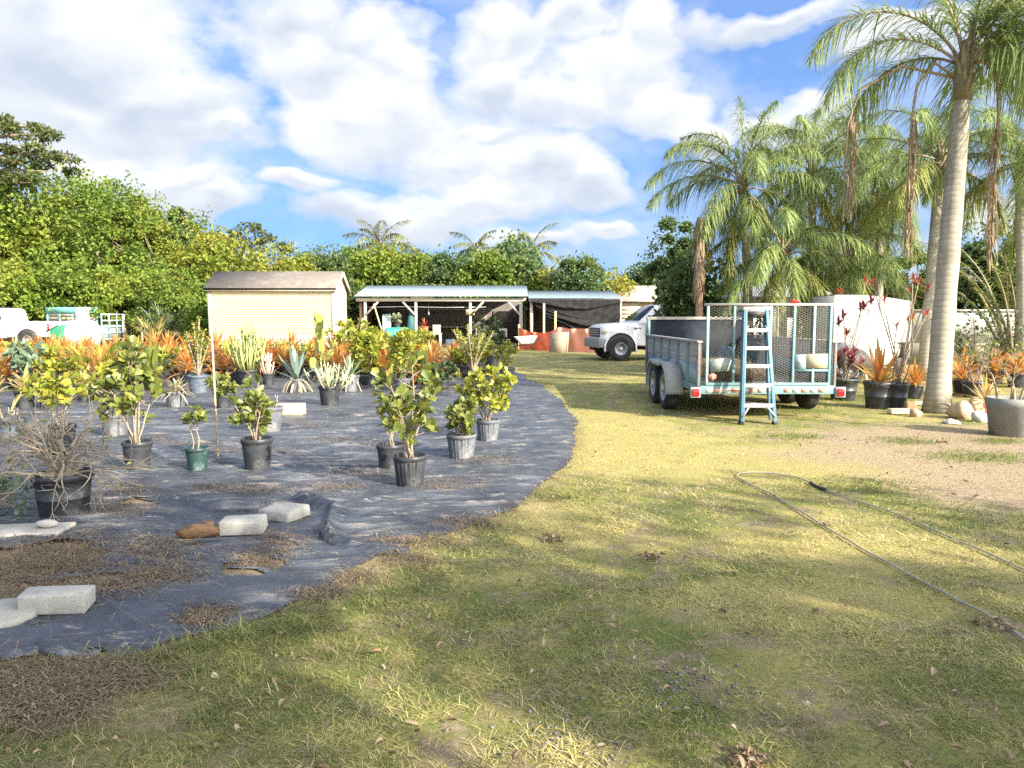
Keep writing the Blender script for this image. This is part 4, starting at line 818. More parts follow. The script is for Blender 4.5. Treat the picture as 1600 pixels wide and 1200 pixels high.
    for yy in wy: MB().tube([(-w-.1, yy, .345), (w+.1, yy, .345)], .035, 10).build('axle', DARKM, r)
    for s_ in (-1, 1):
        lx = s_*(w+.09); mb = MB(); mb.b2(lx-.075, lx+.075, -l-.07, -l-.02, zb-.17, zb-.015); mb.build('light_bracket', GREYB, r, bevel=.006)
        MB().b2(lx-.05, lx+.05, -l-.092, -l-.072, zb-.145, zb-.04).build('tail_light', REDL, r, bevel=.008)
    mb = MB(); mb.beam((-w*.6, l, zb-.06), (0, l+1.1, zb-.06), .07, .09); mb.beam((w*.6, l, zb-.06), (0, l+1.1, zb-.06), .07, .09); mb.box((0, l+1.15, zb-.02), (.12,.25,.1)); mb.tube([(0,l+.95,.0),(0,l+.95,.75)], .03, 8); mb.build('tongue', TEAL, r)
    # tailgate: frame, uprights, expanded mesh
    gy = -l-.025; z0, z1 = zb+.006, 1.675; gx = w-.06; mb = MB()
    mb.b2(-gx, gx, gy-.02, gy+.02, z0, z0+.04); mb.build('tailgate_sill', TEAL, r, bevel=.003)
    MB().tube([(-gx-.04, gy, z1), (gx+.04, gy, z1)], .02, 8).build('tailgate_top_bar', mat('worn_bar', (.38,.36,.32), (.28,.26,.22), rough=.6), r, smooth=True)
    ups = [-gx+.015, -gx*.53, .26, .64, gx-.015]
    ups = [-gx+.015, -gx*.56, gx*.02, gx*.40, gx*.72, gx-.015]
    for i, ux in enumerate(ups):
        MB().b2(ux-.018, ux+.018, gy-.018, gy+.018, z0+.042, z1-.02).build('tailgate_upright', TEAL if i % 2 else mat('pale_teal', (.27,.39,.39), (.2,.3,.31), rough=.5, c3=(.22,.165,.12), s3=5, t3=(.58,.7)), r, bevel=.003)
    MB().b2(gx*.40+.02, gx-.035, gy-.016, gy+.016, z0+.20, z0+.235).build('tailgate_cross_bar', TEAL, r); 
    ms = MB(); sl = .44; zz0, zz1 = z0+.042, z1-.02
    for sg in (1, -1):
        for c0 in np.arange(zz0-2*gx*sl, zz1+2*gx*sl, .034):
            pts = []
            xa, xb = -gx+.03, gx-.03; za, zbb = c0 + sg*sl*(xa+gx if sg > 0 else xa-gx), c0 + sg*sl*(xb+gx if sg > 0 else xb-gx)
            tt = [0, 1]; dz = zbb - za
            lo, hi = sorted(((zz0-za)/dz, (zz1-za)/dz)); a, b_ = max(0, lo), min(1, hi)
            if b_ - a < .01: continue
            ms.beam((xa+(xb-xa)*a, gy+.012+.003*sg, za+dz*a), (xa+(xb-xa)*b_, gy+.012+.003*sg, za+dz*b_), .004, .0075, (0,0,1))
    ms.build('tailgate_mesh', mat('mesh_steel', (.11,.108,.088), (.07,.07,.056), rough=.8), r)
    bx = MB(); bx.b2(gx*.40+.02, gx*.40+.18, gy-.026, gy-.019, z0+.24, z0+.45); bx.build('blue_plate', TEALB, r); MB().b2(gx*.40+.06, gx*.40+.14, gy-.03, gy-.0275, z0+.31, z0+.39).build('sticker', WHITE, r)
    MB().b2(gx*.40+.19, gx-.05, gy-.027, gy-.02, z0+.25, z0+.46).build('notice_plate', mat('yellowed_plate', (.40,.375,.25), (.34,.31,.2), scale=14, c3=(.42,.37,.22), s3=26, t3=(.55,.62)), r)
    mb = MB(); mb.box((-gx+.21, gy-.025, z0+.30), (.31,.006,.19), roty(-.08)); mb.build('picture_plate', mat('picture_plate', (.28,.32,.28), (.16,.21,.2), scale=12, c3=(.36,.33,.29), s3=9), r)
    mb = MB(); mb.box((-gx+.09, gy-.025, z0+.13), (.11,.006,.06)); mb.box((-gx+.09, gy-.0255, z0+.13), (.05,.007,.10)); mb.build('red_sticker', mat('red_sticker', (.5,.1,.08), (.6,.3,.25), scale=30), r)
    MB().box((gx*.40, gy+.0, z1+.045), (.12,.05,.05)).build('red_flag', REDL, r, bevel=.01)
    return r, cx, cy, w, l, zb
TR = trailer()
# load on the trailer's deck
_, tcx, tcy, tw_, tl_, tzb = TR
q = Q(44)
o = MB(); o.blob((0,0,.12), (.55,1.2,.2), seed=9, amp=.35, nu=18, nv=8)
rb = thing('yard_waste', 'heap of dry cuttings lying on the trailer deck', 'yard waste', (tcx-.2, tcy-.6, tzb+.005)); o.build('core', STRAWM, rb)
lf = MB(); n_ = 1500; P = rnd_dirs(q, n_, .0, 1)*np.array([.62,1.3,.32]); lf.straps(P, rnd_dirs(q, n_), q.uniform(.08,.22,n_), .014, nseg=1); lf.build('cuttings', STRAWM, rb)
o = MB().box((0,0,.23), (.5,.6,.46)).build('storage_box', mat('black_box', (.03,.032,.036), (.05,.05,.055)), bevel=.02); o.location = (tcx-.35, tcy+1.55, tzb+.008); tag(o, 'dark box against the front wall inside the trailer', 'box')
o = MB().blob((0,0,.2), (.35,.3,.24), seed=31, amp=.3).build('tarp_bundle', mat('blue_tarp', (.04,.07,.12), (.06,.09,.15)), smooth=True); o.location = (tcx+.35, tcy+1.5, tzb+.0); tag(o, 'crumpled dark blue tarp bundle inside the trailer', 'tarp')

# ------------------------------------------------------------------ white work truck by the barn
def rect_ring(s_, zb, zt, wb, wt, rb=.05, rt=.12):
    P = []
    for (cx_, cz_, a0, rr) in ((wb-rb, zb+rb, -90, rb), (wt-rt, zt-rt, 0, rt)):
        for a in np.linspace(math.radians(a0), math.radians(a0+90), 4): P.append((s_, cx_ + rr*math.cos(a), cz_ + rr*math.sin(a)))
    return P + [(p[0], -p[1], p[2]) for p in P[::-1]]
def truck(name, label, loc, rz, cab_glass=True, L=5.6, sc=1.0, work=True):
    """front points to local -x"""
    r = thing(name, label, 'pickup truck', loc, rz)
    W = .98; mb = MB()
    mb.loft([rect_ring(-2.42,.62,1.10,W-.14,W-.18,.05,.1), rect_ring(-2.34,.58,1.20,W-.05,W-.14,.05,.14), rect_ring(-2.05,.55,1.255,W,W-.10,.05,.14), rect_ring(-1.2,.52,1.31,W,W-.1,.05,.14), rect_ring(-.95,.5,1.32,W,W-.08,.05,.12), rect_ring(1.05,.5,1.32,W,W-.06,.05,.1)])
    mb.build('body', TRUCKW, r, smooth=False, bevel=.012)
    cb = MB(); cb.loft([rect_ring(-1.12,1.25,1.33,W-.07,W-.1,.02,.03), rect_ring(-.42,1.25,1.90,W-.05,W-.25,.02,.09), rect_ring(-.1,1.25,1.95,W-.05,W-.24,.02,.1), rect_ring(.75,1.25,1.94,W-.05,W-.24,.02,.1), rect_ring(1.0,1.25,1.84,W-.05,W-.23,.02,.09)]); cb.build('cab_roof', TRUCKW, r, bevel=.012)
    ws = MB(); ws.add([(-1.07,-W+.16,1.37),(-1.07,W-.16,1.37),(-.49,W-.33,1.86),(-.49,-W+.33,1.86),(-1.05,-W+.16,1.35),(-1.05,W-.16,1.35),(-.47,W-.33,1.84),(-.47,-W+.33,1.84)], [[0,1,2,3],[7,6,5,4],[0,4,5,1],[1,5,6,2],[2,6,7,3],[3,7,4,0]]); ws.V[0] += np.array([-.025,0,.02]); ws.build('windshield', GLASSD, r)
    for s_ in (-1, 1):
        def sw(pts, nm, m, off=.008):
            A = [(x_, s_*(W-.05 + off - (z_-1.33)*.335), z_) for x_, z_ in pts]; B = [(p[0], p[1]-s_*.02, p[2]) for p in A]; n = len(A); mb = MB(); mb.add(A+B, [list(range(n)), list(range(n, 2*n))[::-1]] + [[i, i+n, (i+1) % n + n, (i+1) % n] for i in range(n)]); mb.build(nm, m, r)
        sw([(-.80,1.38),(-.33,1.80),(.12,1.83),(.12,1.38)], 'side_window', GLASSD); sw([(.2,1.38),(.2,1.83),(.72,1.81),(.85,1.38)], 'side_window', GLASSD)
        d = MB(); d.b2(-.86, .14, s_*(W+.000), s_*(W+.008), .58, 1.26); dr = d.build('door', TRUCKW, r, bevel=.004); MB().b2(-.02, .1, s_*(W+.01), s_*(W+.028), 1.14, 1.175).build('handle', DARKM, dr)
        MB().b2(-.88, -.866, s_*(W+.001), s_*(W+.003), .56, 1.28).build('door_seam', DARKM, r)
        m_ = MB(); m_.box((-.82, s_*(W+.13), 1.42), (.09,.18,.26)); m_.beam((-.78, s_*(W-.02), 1.36), (-.8, s_*(W+.06), 1.4), .04, .04); m_.build('side_mirror', DARKM, r, bevel=.02)
        for wx, nm in ((-1.78, 0), (2.1, 1)):
            a = MB(); n = 24; an = np.linspace(math.radians(-12), math.radians(192), n); pts = [(wx + .53*math.cos(t), .42 + .53*math.sin(t)) for t in an]; a.prism(pts, s_*(W-.3), s_*(W+.006)); a.build('wheel_arch', DARKM, r)
            a = MB(); ring = [[(wx + q_*math.cos(t), s_*(W+o_), .42 + q_*math.sin(t)) for q_, o_ in ((.53,.0),(.53,.03),(.58,.03),(.58,.0))] for t in an]; a.loft(ring); a.build('arch_lip', TRUCKW, r)
            wheel(r, (wx, s_*(W-.09 + .02), .41), .41, .25, STEEL, 'y', s_, rimr=.52)
        MB().blob((-2.33, s_*(W-.17), 1.02), (.13,.17,.13), amp=0, nu=14, nv=10).build('headlight', LENS, r, smooth=True)
        MB().b2(-1.32, -1.05, s_*(W+.001), s_*(W+.007), 1.09, 1.13).build('badge', DARKM, r)
    gr = MB(); gr.b2(-2.46, -2.40, -W+.32, W-.32, .80, 1.12); gr.build('grille', DARKM, r, bevel=.02); bar = MB()
    for z_ in (.88, .96, 1.04): bar.b2(-2.475, -2.462, -W+.34, W-.34, z_-.012, z_+.012)
    bar.build('grille_bar', STEEL, r)
    bp = MB(); bp.loft([rect_ring(-2.60,.46,.74,W-.2,W-.22,.03,.03), rect_ring(-2.54,.44,.76,W-.04,W-.06,.03,.03), rect_ring(-2.32,.46,.75,W+.012,W+.005,.03,.03)]); bp.build('bumper', GREYB if work else STEEL, r, bevel=.01)
    bd = MB(); B0, B1 = 1.15, 1.15 + L - 3.9
    if work:
        bd.b2(B0, 3.4, -W-.02, W+.02, .62, 1.45); 
    else:
        bd.b2(B0, 3.0, -W, -W+.08, .55, 1.3); bd.b2(B0, 3.0, W-.08, W, .55, 1.3); bd.b2(B0, 3.0, -W+.08, W-.08, .55, .68); bd.b2(2.94, 3.0, -W+.08, W-.08, .68, 1.3)
    bd.build('bed', WHITE, r, bevel=.015)
    MB().b2(-1.2, 3.0 if not work else 3.3, -.45, .45, .36, .5).build('chassis', DARKM, r)
    if not work: [MB().b2(3.002, 3.03, s_*(W-.16)-.06, s_*(W-.16)+.06, .85, 1.2).build('tail_light', REDL, r) for s_ in (-1, 1)]
    return r
tx, ty = g(962, 564)
truck('work_truck', 'white work truck parked nose-left behind the teal trailer, with grey bumper', (tx + 1.78*math.cos(.14) - .0, ty + .98 + 1.78*math.sin(.14), 0), math.radians(9))
truck('pickup_truck', 'white pickup parked at the far left edge beyond the orange rows', (-25.3, 37.5, -.02), math.radians(0), work=False)
# ------------------------------------------------------------------ tan shed
SIDING = mat('cream_siding', (.56,.485,.375), (.52,.445,.335), scale=2, rough=.7, bmp=.05)
SHING = mat('brown_shingle', (.16,.142,.122), (.115,.10,.088), scale=6, rough=.9, bmp=.5, bscale=20, bdist=.02, c3=(.22,.195,.165), s3=1.2)
TRIM = mat('cream_trim', (.60,.53,.40), (.55,.48,.36), rough=.6)
def shed():
    X0, _ = at(327, 500, 33); X1, _ = at(522, 500, 33); w = X1 - X0; d = 2.5; he = 2.62; hr = 3.42
    r = thing('storage_shed', 'cream storage shed with brown shingle gable roof', 'shed', (X0, 33, 0))
    fr = MB(); n = 20
    for i in range(n):
        z0 = .28 + i*(he-.28)/n; z1 = .28 + (i+1)*(he-.28)/n
        fr.add([(.06,-.0045,z0),(w-.06,-.0045,z0),(w-.06,-.002,z1),(.06,-.002,z1),(.06,.0,z0),(w-.06,.0,z0)], [[0,1,2,3],[4,5,1,0]])
    fr.b2(.05, w-.05, .002, .1, .28, he); fr.build('front_wall', SIDING, r)
    for x_, s_, nm in ((0, -1, 'left'), (w, 1, 'right')):
        sd = MB(); pts = [(.1,.28),(d,.28),(d,he),(d/2,hr-.08),(.1,he)]; sd.prism(pts, x_-.05 if s_ > 0 else x_, x_ if s_ > 0 else x_+.05, 'x')
        for i in range(26):
            z0 = .28 + i*.12; z1 = z0 + .12; ya = .1 if z0 < he else .1 + (z0-he)/(hr-he)*(d/2); yb = d if z0 < he else d - (z0-he)/(hr-he)*(d/2)
            if yb - ya < .15 or z1 > hr-.1: continue
            xo = x_ + s_*.02; xi = x_ + s_*.002; sd.add([(xo,ya,z0),(xo,yb,z0),(xi,yb,z1),(xi,ya,z1)], [[0,1,2,3] if s_ > 0 else [3,2,1,0]])
        sd.build('gable_wall', SIDING, r)
    MB().b2(0.05, w-.05, d-.05, d, .28, he).build('back_wall', SIDING, r)
    for x_ in (0.03, w-.03): MB().b2(x_-.06, x_+.06, -.035, -.0225, .28, he-.02).build('corner_trim', TRIM, r)
    MB().b2(-.15, w+.15, -.2, -.16, he-.02, he+.1).build('fascia', TRIM, r)
    rf = MB(); o = .18
    rf.prism([(-o-.02,he+.10),(d/2,hr+.10),(d+o,he+.10),(d+o,he+.02),(d/2,hr+.02),(-o-.02,he+.02)], -.16, w+.16, 'x'); rf.build('roof', SHING, r)
    br = MB(); br.beam((w+.165,-o,he+.0), (w+.165,d/2,hr+.0), .03, .16); br.beam((w+.165,d/2,hr), (w+.165,d+o,he), .03, .16); br.build('rake_trim', TRIM, r)
    bl = MB()
    for x_ in np.linspace(.3, w-.3, 5):
        for y_ in (.3, d-.3): bl.b2(x_-.2, x_+.2, y_-.15, y_+.15, 0, .28)
    bl.build('foundation', BLOCK, r)
shed()
# picket fence before the shed
X0, z0 = at(328, 520, 32.4); X1, _ = at(527, 520, 32.4); r = thing('picket_fence', 'low white picket fence in front of the cream shed', 'fence', (X0, 32.4, 0)); w = X1-X0; mb = MB()
for x_ in np.arange(0, w, .17): mb.prism([(x_,0),(x_+.045,0),(x_+.045,.72),(x_+.022,.77),(x_,.72)], -.012, .012)
mb.build('slat', WHITEW, r); MB().b2(0, w, .013, .05, .62, .68).build('rail', WHITEW, r); MB().b2(0, w, .013, .05, .2, .26).build('rail', WHITEW, r)

# ------------------------------------------------------------------ pole barn
METAL = mat('corrugated_sheet', (.27,.34,.355), (.21,.275,.29), scale=1.4, rough=.5, metal=.15, bmp=.05, c3=(.34,.37,.36), s3=.8)
METALB = mat('blue_sheet', (.17,.225,.25), (.21,.26,.28), scale=1.5, rough=.5, metal=.15, bmp=.05)
POSTG = mat('grey_post', (.42,.40,.38), (.3,.28,.26), scale=5, rough=.85, stretch=(5,5,.6), bmp=.3)
DARKW = mat('dark_barn_board', (.085,.08,.075), (.15,.13,.115), scale=4, rough=.9, stretch=(6,6,.7), bmp=.4)
def corrugated(x0, x1, y0, z0, y1, z1, pitch=.076, amp=.009, wav=0):
    n = int((x1-x0)/pitch*4); X = np.linspace(x0, x1, n); o = amp*np.sin(X/pitch*2*PI) + wav*np.sin(X*1.1)
    V = np.concatenate([np.stack([X, np.full(n, y0), z0+o], 1), np.stack([X, np.full(n, (y0+y1)/2), (z0+z1)/2+o], 1), np.stack([X, np.full(n, y1), z1+o], 1)]); V2 = V - np.array([0, 0, .012])
    i = np.arange(n-1); F1 = np.concatenate([np.stack([i+k*n, i+1+k*n, i+1+(k+1)*n, i+(k+1)*n], 1) for k in range(2)])
    mb = MB(); mb.add(np.concatenate([V, V2]), np.concatenate([F1, (F1+3*n)[:, ::-1], np.stack([i, i+3*n, i+1+3*n, i+1], 1), np.stack([i+2*n, i+1+2*n, i+1+5*n, i+5*n], 1)])); return mb
def barn():
    Y = 36.0; X0, _ = at(560, 480, Y); X1, _ = at(822, 480, Y); w = X1-X0; D = 4.6
    r = thing('pole_barn', 'open-fronted pole barn with corrugated metal roof', 'barn', (X0, Y, 0)); ze = 2.44; zr = 3.08
    corrugated(-.12, w+.08, -.35, ze+.02, 3.0, zr).build('roof', METAL, r); corrugated(-.12, w+.08, 3.02, zr, D+.2, ze+.2).build('rear_roof', METAL, r)
    MB().b2(-.1, w, -.12, -.06, ze-.22, ze-.06).build('fascia', mat('grey_fascia', (.5,.46,.42), (.4,.36,.32), scale=3), r); MB().b2(-.08, w-.02, -.055, .06, ze-.20, ze-.08).build('header_beam', DARKW, r)
    mb = MB(); mb.b2(2.5, 3.6, -.16, -.125, ze-.09, ze+.0); mb.build('loose_board', WOODP, r)
    px = [571, 650, 735, 814]
    xs = [at(p, 500, Y)[0]-X0 for p in px]
    for i, x_ in enumerate(xs):
        MB().b2(x_-.06-.02*(i == 3), x_+.06+.02*(i == 3), -.05, .07, 0, ze-.21).build('post', POSTG, r, bevel=.01)
        for s_ in (-1, 1):
            if (i == 0 and s_ < 0) or (i == 1 and s_ > 0) or (i == 2 and s_ < 0) or (i == 3 and s_ > 0): continue
            MB().beam((x_+s_*.04, -.08, ze-.85), (x_+s_*.62, -.08, ze-.235), .04, .09).build('brace', POSTG, r)
    mb = MB(); mb.b2(.02, .13, .15, .24, 0, 2.2); mb.b2(.22, .3, .3, .38, 0, 2.2); mb.build('side_post', WOODB, r)
    MB().b2(.0, w, D-.08, D, 0, ze).build('back_wall', DARKW, r); MB().b2(-.05, .0, 1.0, D-.09, 0, ze-.1).build('side_wall', mat('red_barn_wall', (.16,.06,.05), (.1,.05,.04)), r); MB().b2(w-.05, w, 1.4, D-.09, 0, ze-.1).build('side_wall', DARKW, r)
    for x_, z_, a, b_ in ((5.0,1.3,.9,.5),(6.2,1.2,.8,.6)): MB().b2(x_, x_+a, D-.12, D-.085, z_, z_+b_).build('wall_panel', mat('light_panel', (.26,.23,.2), (.18,.16,.14), scale=5), r)
    mb = MB(); mb.b2(1.5, 6.8, 3.5, 4.2, .95, 1.0); mb.b2(1.6, 1.7, 3.6, 3.7, 0, .95); mb.b2(6.6, 6.7, 3.6, 3.7, 0, .95); mb.build('workbench', WOODG, r)
    MB().tube([(.1,.2,ze-.5),(2,.2,ze-.46),(4,.2,ze-.5),(6,.2,ze-.48)], .018, 6).build('conduit', STEEL, r)
    mb = MB(); mb.tube([(3.25,.5,ze-.3),(3.25,.5,ze-.65)], .006, 5); mb.tube([(3.25,.5,ze-.65),(3.25,.5,ze-.85)], .03, 8); mb.build('hanging_lamp', WHITEW, r)
    mb = MB(); mb.b2(xs[2]-.2, xs[2]+.2, -.1, -.062, ze-.85, ze-.6); mb.build('board_sign', WOODP, r)
    return X0, Y, w, ze
BX, BY, BW, ZE = barn()
# things stored in the barn
def inb(px, Y): return at(px, 500, Y)[0]
o = MB(); o.beam((0,0,0), (-.1,.5,1.62), .42, .06, (0,1,0)); o = o.build('surfboard_panel', mat('pale_blue_panel', (.6,.62,.58), (.25,.45,.55), scale=2.2, stretch=(.3,.3,3)), bevel=.01); o.location = (inb(605, 36.3), 36.3, 0); tag(o, 'tall pale panel with blue squares leaning inside the barn', 'panel')
r = thing('storage_bin', 'turquoise plastic bin standing in the left bay of the barn', 'bin', (inb(621, 36.5), 36.5, .0)); TQ = mat('turquoise_plastic', (.06,.42,.38), (.05,.34,.31), rough=.4)
MB().loft([[(x_*.42, y_*.28, 0) for x_, y_ in ((-1,-1),(1,-1),(1,1),(-1,1))], [(x_*.48, y_*.33, .95) for x_, y_ in ((-1,-1),(1,-1),(1,1),(-1,1))]]).build('body', TQ, r, bevel=.02); MB().box((0,0,.965), (1.02,.72,.05)).build('rim', TQ, r, bevel=.012)
r = thing('barn_pot_plant', 'flowering pale plant standing on top of the turquoise bin', 'potted plant', (inb(621,36.5), 36.5, .995)); put_pot(r, .16, .2, 'smooth', BLACKP); p_shrub(r, Q(120), .16, .45, .4, L_AGAVG, nst=6, nros=20, ll=.16, lw=.08, base_leaf=.2)
r = thing('closed_parasol', 'dark teal closed parasol wrapped upright beside the barn post', 'parasol', (inb(642, 36.8), 36.8, 0)); MB().tube([(0,0,0),(0,0,1.75)], .025, 8).build('pole', STEEL, r); MB().lathe([(.05,.55),(.2,.62),(.2,1.1),(.15,1.5),(.05,1.68),(.02,1.72)], 14, ribs=7, ramp=.0).build('canopy', mat('teal_cloth', (.03,.13,.14), (.04,.1,.11)), r, smooth=True)
r = thing('crate_table', 'grey crate table standing between the middle barn posts', 'table', (inb(672, 36.4), 36.4, 0)); MB().b2(-.55,.55,-.3,.3,.66,.72).build('tabletop', WOODG, r); [MB().b2(x_-.04,x_+.04,y_-.04,y_+.04,0,.66).build('leg', WOODG, r) for x_ in (-.48,.48) for y_ in (-.24,.24)]
r = thing('red_bromeliad', 'red bromeliad in a terracotta pot on the crate table inside the barn', 'bromeliad', (inb(663,36.4), 36.35, .724)); put_pot(r, .2, .32, 'smooth', mat('terracotta', (.5,.16,.09), (.42,.13,.07))); p_strap(r, Q(121), .27, .6, .06, 24, L_RED, .25, .2, 1.5)
o = MB().box((0,0,.2), (.36,.3,.4)).build('wooden_crate', WOODG, bevel=.01); o.location = (inb(682,36.3), 36.35, .724); tag(o, 'grey wooden crate on the crate table beside the red bromeliad', 'crate')
def chair(x, y, rz, label):
    r = thing('stacking_chair', label, 'chair', (x, y, 0), rz); m_ = DARKM; MB().box((0,0,.44), (.46,.44,.04)).build('seat', m_, r, bevel=.01); MB().box((0,.22,.74), (.46,.035,.42), rotx(-.12)).build('backrest', m_, r, bevel=.01)
    for a in (-.2,.2):
        for b_ in (-.19,.19): MB().tube([(a,b_,0),(a,b_,.43)], .014, 6).build('leg', m_, r)
chair(inb(788,35.8), 35.8, .4, 'black chair at the mouth of the barn nearest the wheelbarrow'); chair(inb(775,36.9), 37.4, 2.8, 'black chair deeper in the right bay of the barn')
r = thing('garden_cart', 'grey-green garden cart with a lid in the right bay of the barn', 'cart', (inb(762,36.2), 36.2, 0)); MB().loft([[(x_*.4,y_*.28,.35) for x_,y_ in ((-1,-1),(1,-1),(1,1),(-1,1))],[(x_*.52,y_*.36,.78) for x_,y_ in ((-1,-1),(1,-1),(1,1),(-1,1))]]).build('tub', GREYP, r, bevel=.02); MB().blob((0,0,.83), (.5,.34,.14), amp=.05).build('lid', mat('green_lid', (.12,.17,.14), (.09,.13,.11)), r, smooth=True)
for a in (-.3,.3): MB().lathe([(.02,-.03),(.17,-.03),(.17,.03),(.02,.03)], 16, (a,-.34,.17), axis='y').build('wheel', RUBBER, r)
for i in range(3):
    o = MB().box((0,0,.19), (.6,.5,.38)).build('crate', [WOODG, DARKM, mat('blue_crate', (.08,.14,.2), (.06,.1,.16))][i], bevel=.012); o.location = (inb([722,738,706][i], 38.2), 38.2, 0); tag(o, ['weathered grey crate on the barn floor, leftmost-but-one of three','black crate on the barn floor beneath the board sign','dull blue crate on the barn floor behind the jade plant'][i], 'crate')
tag(MB().beam((inb(556,35.4),35.4,0), (inb(566,35.4),35.6,1.45), .05, .09).build('leaning_plank', WOODG), 'grey plank leaning against the left corner post of the barn', 'plank')
tag(MB().beam((inb(602,35.7),35.65,0.3), (inb(584,35.7),35.75,2.1), .05, .06).build('leaning_pole', WOODP), 'pale pole leaning inside the left bay of the barn', 'pole')

# ------------------------------------------------------------------ lean-to with the black shade cloth
def leanto():
    X0 = at(826, 480, 36)[0]; X1 = at(975, 480, 35)[0]; w = X1-X0
    r = thing('lean_to', 'low lean-to with blue metal roof joined to the right of the barn', 'lean-to', (X0, 35.6, 0)); corrugated(-.02, w, -.2, 2.36, 3.6, 2.82).build('roof', METALB, r)
    MB().b2(0, w, -.14, -.08, 2.2, 2.32).build('fascia', POSTG, r)
    for x_ in (.12, w-.1): MB().b2(x_-.07, x_+.07, -.07, .06, 0, 2.2).build('post', mat('pale_post', (.5,.42,.33), (.4,.33,.26)), r)
    MB().b2(0, w, 3.3, 3.36, 0, 2.5).build('back_wall', DARKW, r); MB().b2(w-.05, w, .2, 3.2, 0, 2.3).build('side_wall', mat('black_sheet', (.03,.032,.035), (.045,.045,.05)), r)
    return X0, X1
LX0, LX1 = leanto()
# hanging black cloth: pinned along the eave, swept folds running from upper right corner down to the left
SHADE = mat('black_shade_cloth', (.014,.0145,.015), (.034,.034,.033), scale=5, rough=.9, bmp=.2, spec=.1)
def cloth():
    w = LX1-LX0; nu, nv = 150, 60; U, V = np.meshgrid(np.linspace(0, 1, nu), np.linspace(0, 1, nv), indexing='ij')
    left = .05 + 1.55*V**1.15; x = left + (w - .12 - left)*U; z = 2.3 - (2.3-.92)*V - .10*np.sin(PI*U)*(V*(1-V))*4 - .32*V*np.sin(PI*U)
    f = np.zeros_like(U)
    qq = Q(17)
    for k in range(11):
        c_ = (k + qq.uniform(-.45, .45))/11; wd_ = qq.uniform(.012, .05); path = V*(1.1 - qq.uniform(.1,.65)*U) - c_ - qq.uniform(.05,.3)*np.sin(PI*U*.9)*(1-c_*.4) + .02*np.sin(U*9+k)
        f += qq.uniform(.08, .26)*np.exp(-(path/wd_)**2)*np.clip(qq.uniform(.4,1.2) + np.sin(U*qq.uniform(2,5)+k), .1, 1)
    y = -.2 - f - .25*V*np.sin(PI*U) + .02*np.sin(U*40 + V*9)*V
    P = np.stack([x, y, z], -1).reshape(-1, 3); i, j = np.meshgrid(np.arange(nu-1), np.arange(nv-1), indexing='ij'); q_ = (i*nv+j).ravel()
    mb = MB(); mb.add(np.concatenate([P, P + np.array([0,.012,0])]), np.concatenate([np.stack([q_, q_+nv, q_+nv+1, q_+1], 1), (np.stack([q_, q_+1, q_+nv+1, q_+nv], 1) + nu*nv)]))
    o = mb.build('shade_cloth', SHADE, smooth=True); o.location = (LX0, 35.6, 0); tag(o, 'black shade cloth swagged in folds across the lean-to', 'shade cloth')
cloth()
TARP = mat('orange_tarp', (.80,.17,.07), (.74,.13,.05), scale=3, rough=.6, c3=(.80,.28,.17), s3=.9, bmp=.15)
TARPF = mat('faded_orange_tarp', (.82,.36,.24), (.76,.30,.19), scale=3, rough=.65, bmp=.15)
def tarp(name, x0, y0, x1, y1, z0, z1, m, label, sag=.1, seed=1):
    nu, nv = 70, 22; U, V = np.meshgrid(np.linspace(0, 1, nu), np.linspace(0, 1, nv), indexing='ij'); X = x0 + (x1-x0)*U; Y = y0 + (y1-y0)*U
    Z = .01 + V*(z0 + (z1-z0)*U - sag*np.sin(PI*U)**.7 + .06*vnoise(U*6, V*0, 1, seed)); q = Q(seed)
    f = .07*np.sin(U*23 + 2.5*V + seed)*(.3+V) + .05*vnoise(U*8, V*3, 1.5, seed) ; Y = Y - f
    P = np.stack([X, Y, Z], -1).reshape(-1, 3); i, j = np.meshgrid(np.arange(nu-1), np.arange(nv-1), indexing='ij'); q_ = (i*nv+j).ravel()
    mb = MB(); mb.add(np.concatenate([P, P+np.array([0,.012,0])]), np.concatenate([np.stack([q_, q_+nv, q_+nv+1, q_+1], 1), np.stack([q_, q_+1, q_+nv+1, q_+nv], 1) + nu*nv])); return tag(mb.build(name, m, smooth=True), label, 'tarp')
a = (at(811,500,35.0)[0], 35.0); b_ = (at(868,500,33.2)[0], 33.2); c_ = (at(950,500,31.2)[0], 31.2)
tarp('orange_tarp', *a, *b_, .98, .95, TARP, 'vivid orange tarp sagging from its stakes right of the wheelbarrow', .22, 3); tarp('orange_tarp', *b_, *c_, 1.0, 1.02, TARPF, 'faded salmon-orange tarp stretched flat in front of the truck', .04, 5)
for p, h, lab in ((a, 1.15, 'wooden stake holding the left end of the orange tarp'), (b_, 1.75, 'tall wooden stake where the two orange tarps meet'), ((at(850,500,34.4)[0], 34.4), 2.1, 'pale leaning post behind the vivid orange tarp')):
    o = MB().b2(-.045,.045,.03,.1,0,h).build('fence_stake', WOODP, bevel=.006); o.location = (*p, 0); tag(o, lab, 'stake')
r = thing('plywood_sheet', 'pale plywood sheet leaning on the faded orange tarp', 'board', (at(871,500,32.0)[0], 31.9, 0), -.3); MB().beam((0,0,0),(0,.22,.86), .72, .03, (0,1,0)).build('panel', mat('ply', (.30,.25,.18), (.24,.195,.14)), r); MB().beam((.4,.02,0),(.4,.24,.86), .06, .05, (0,1,0)).build('edge_strip', WOODP, r)
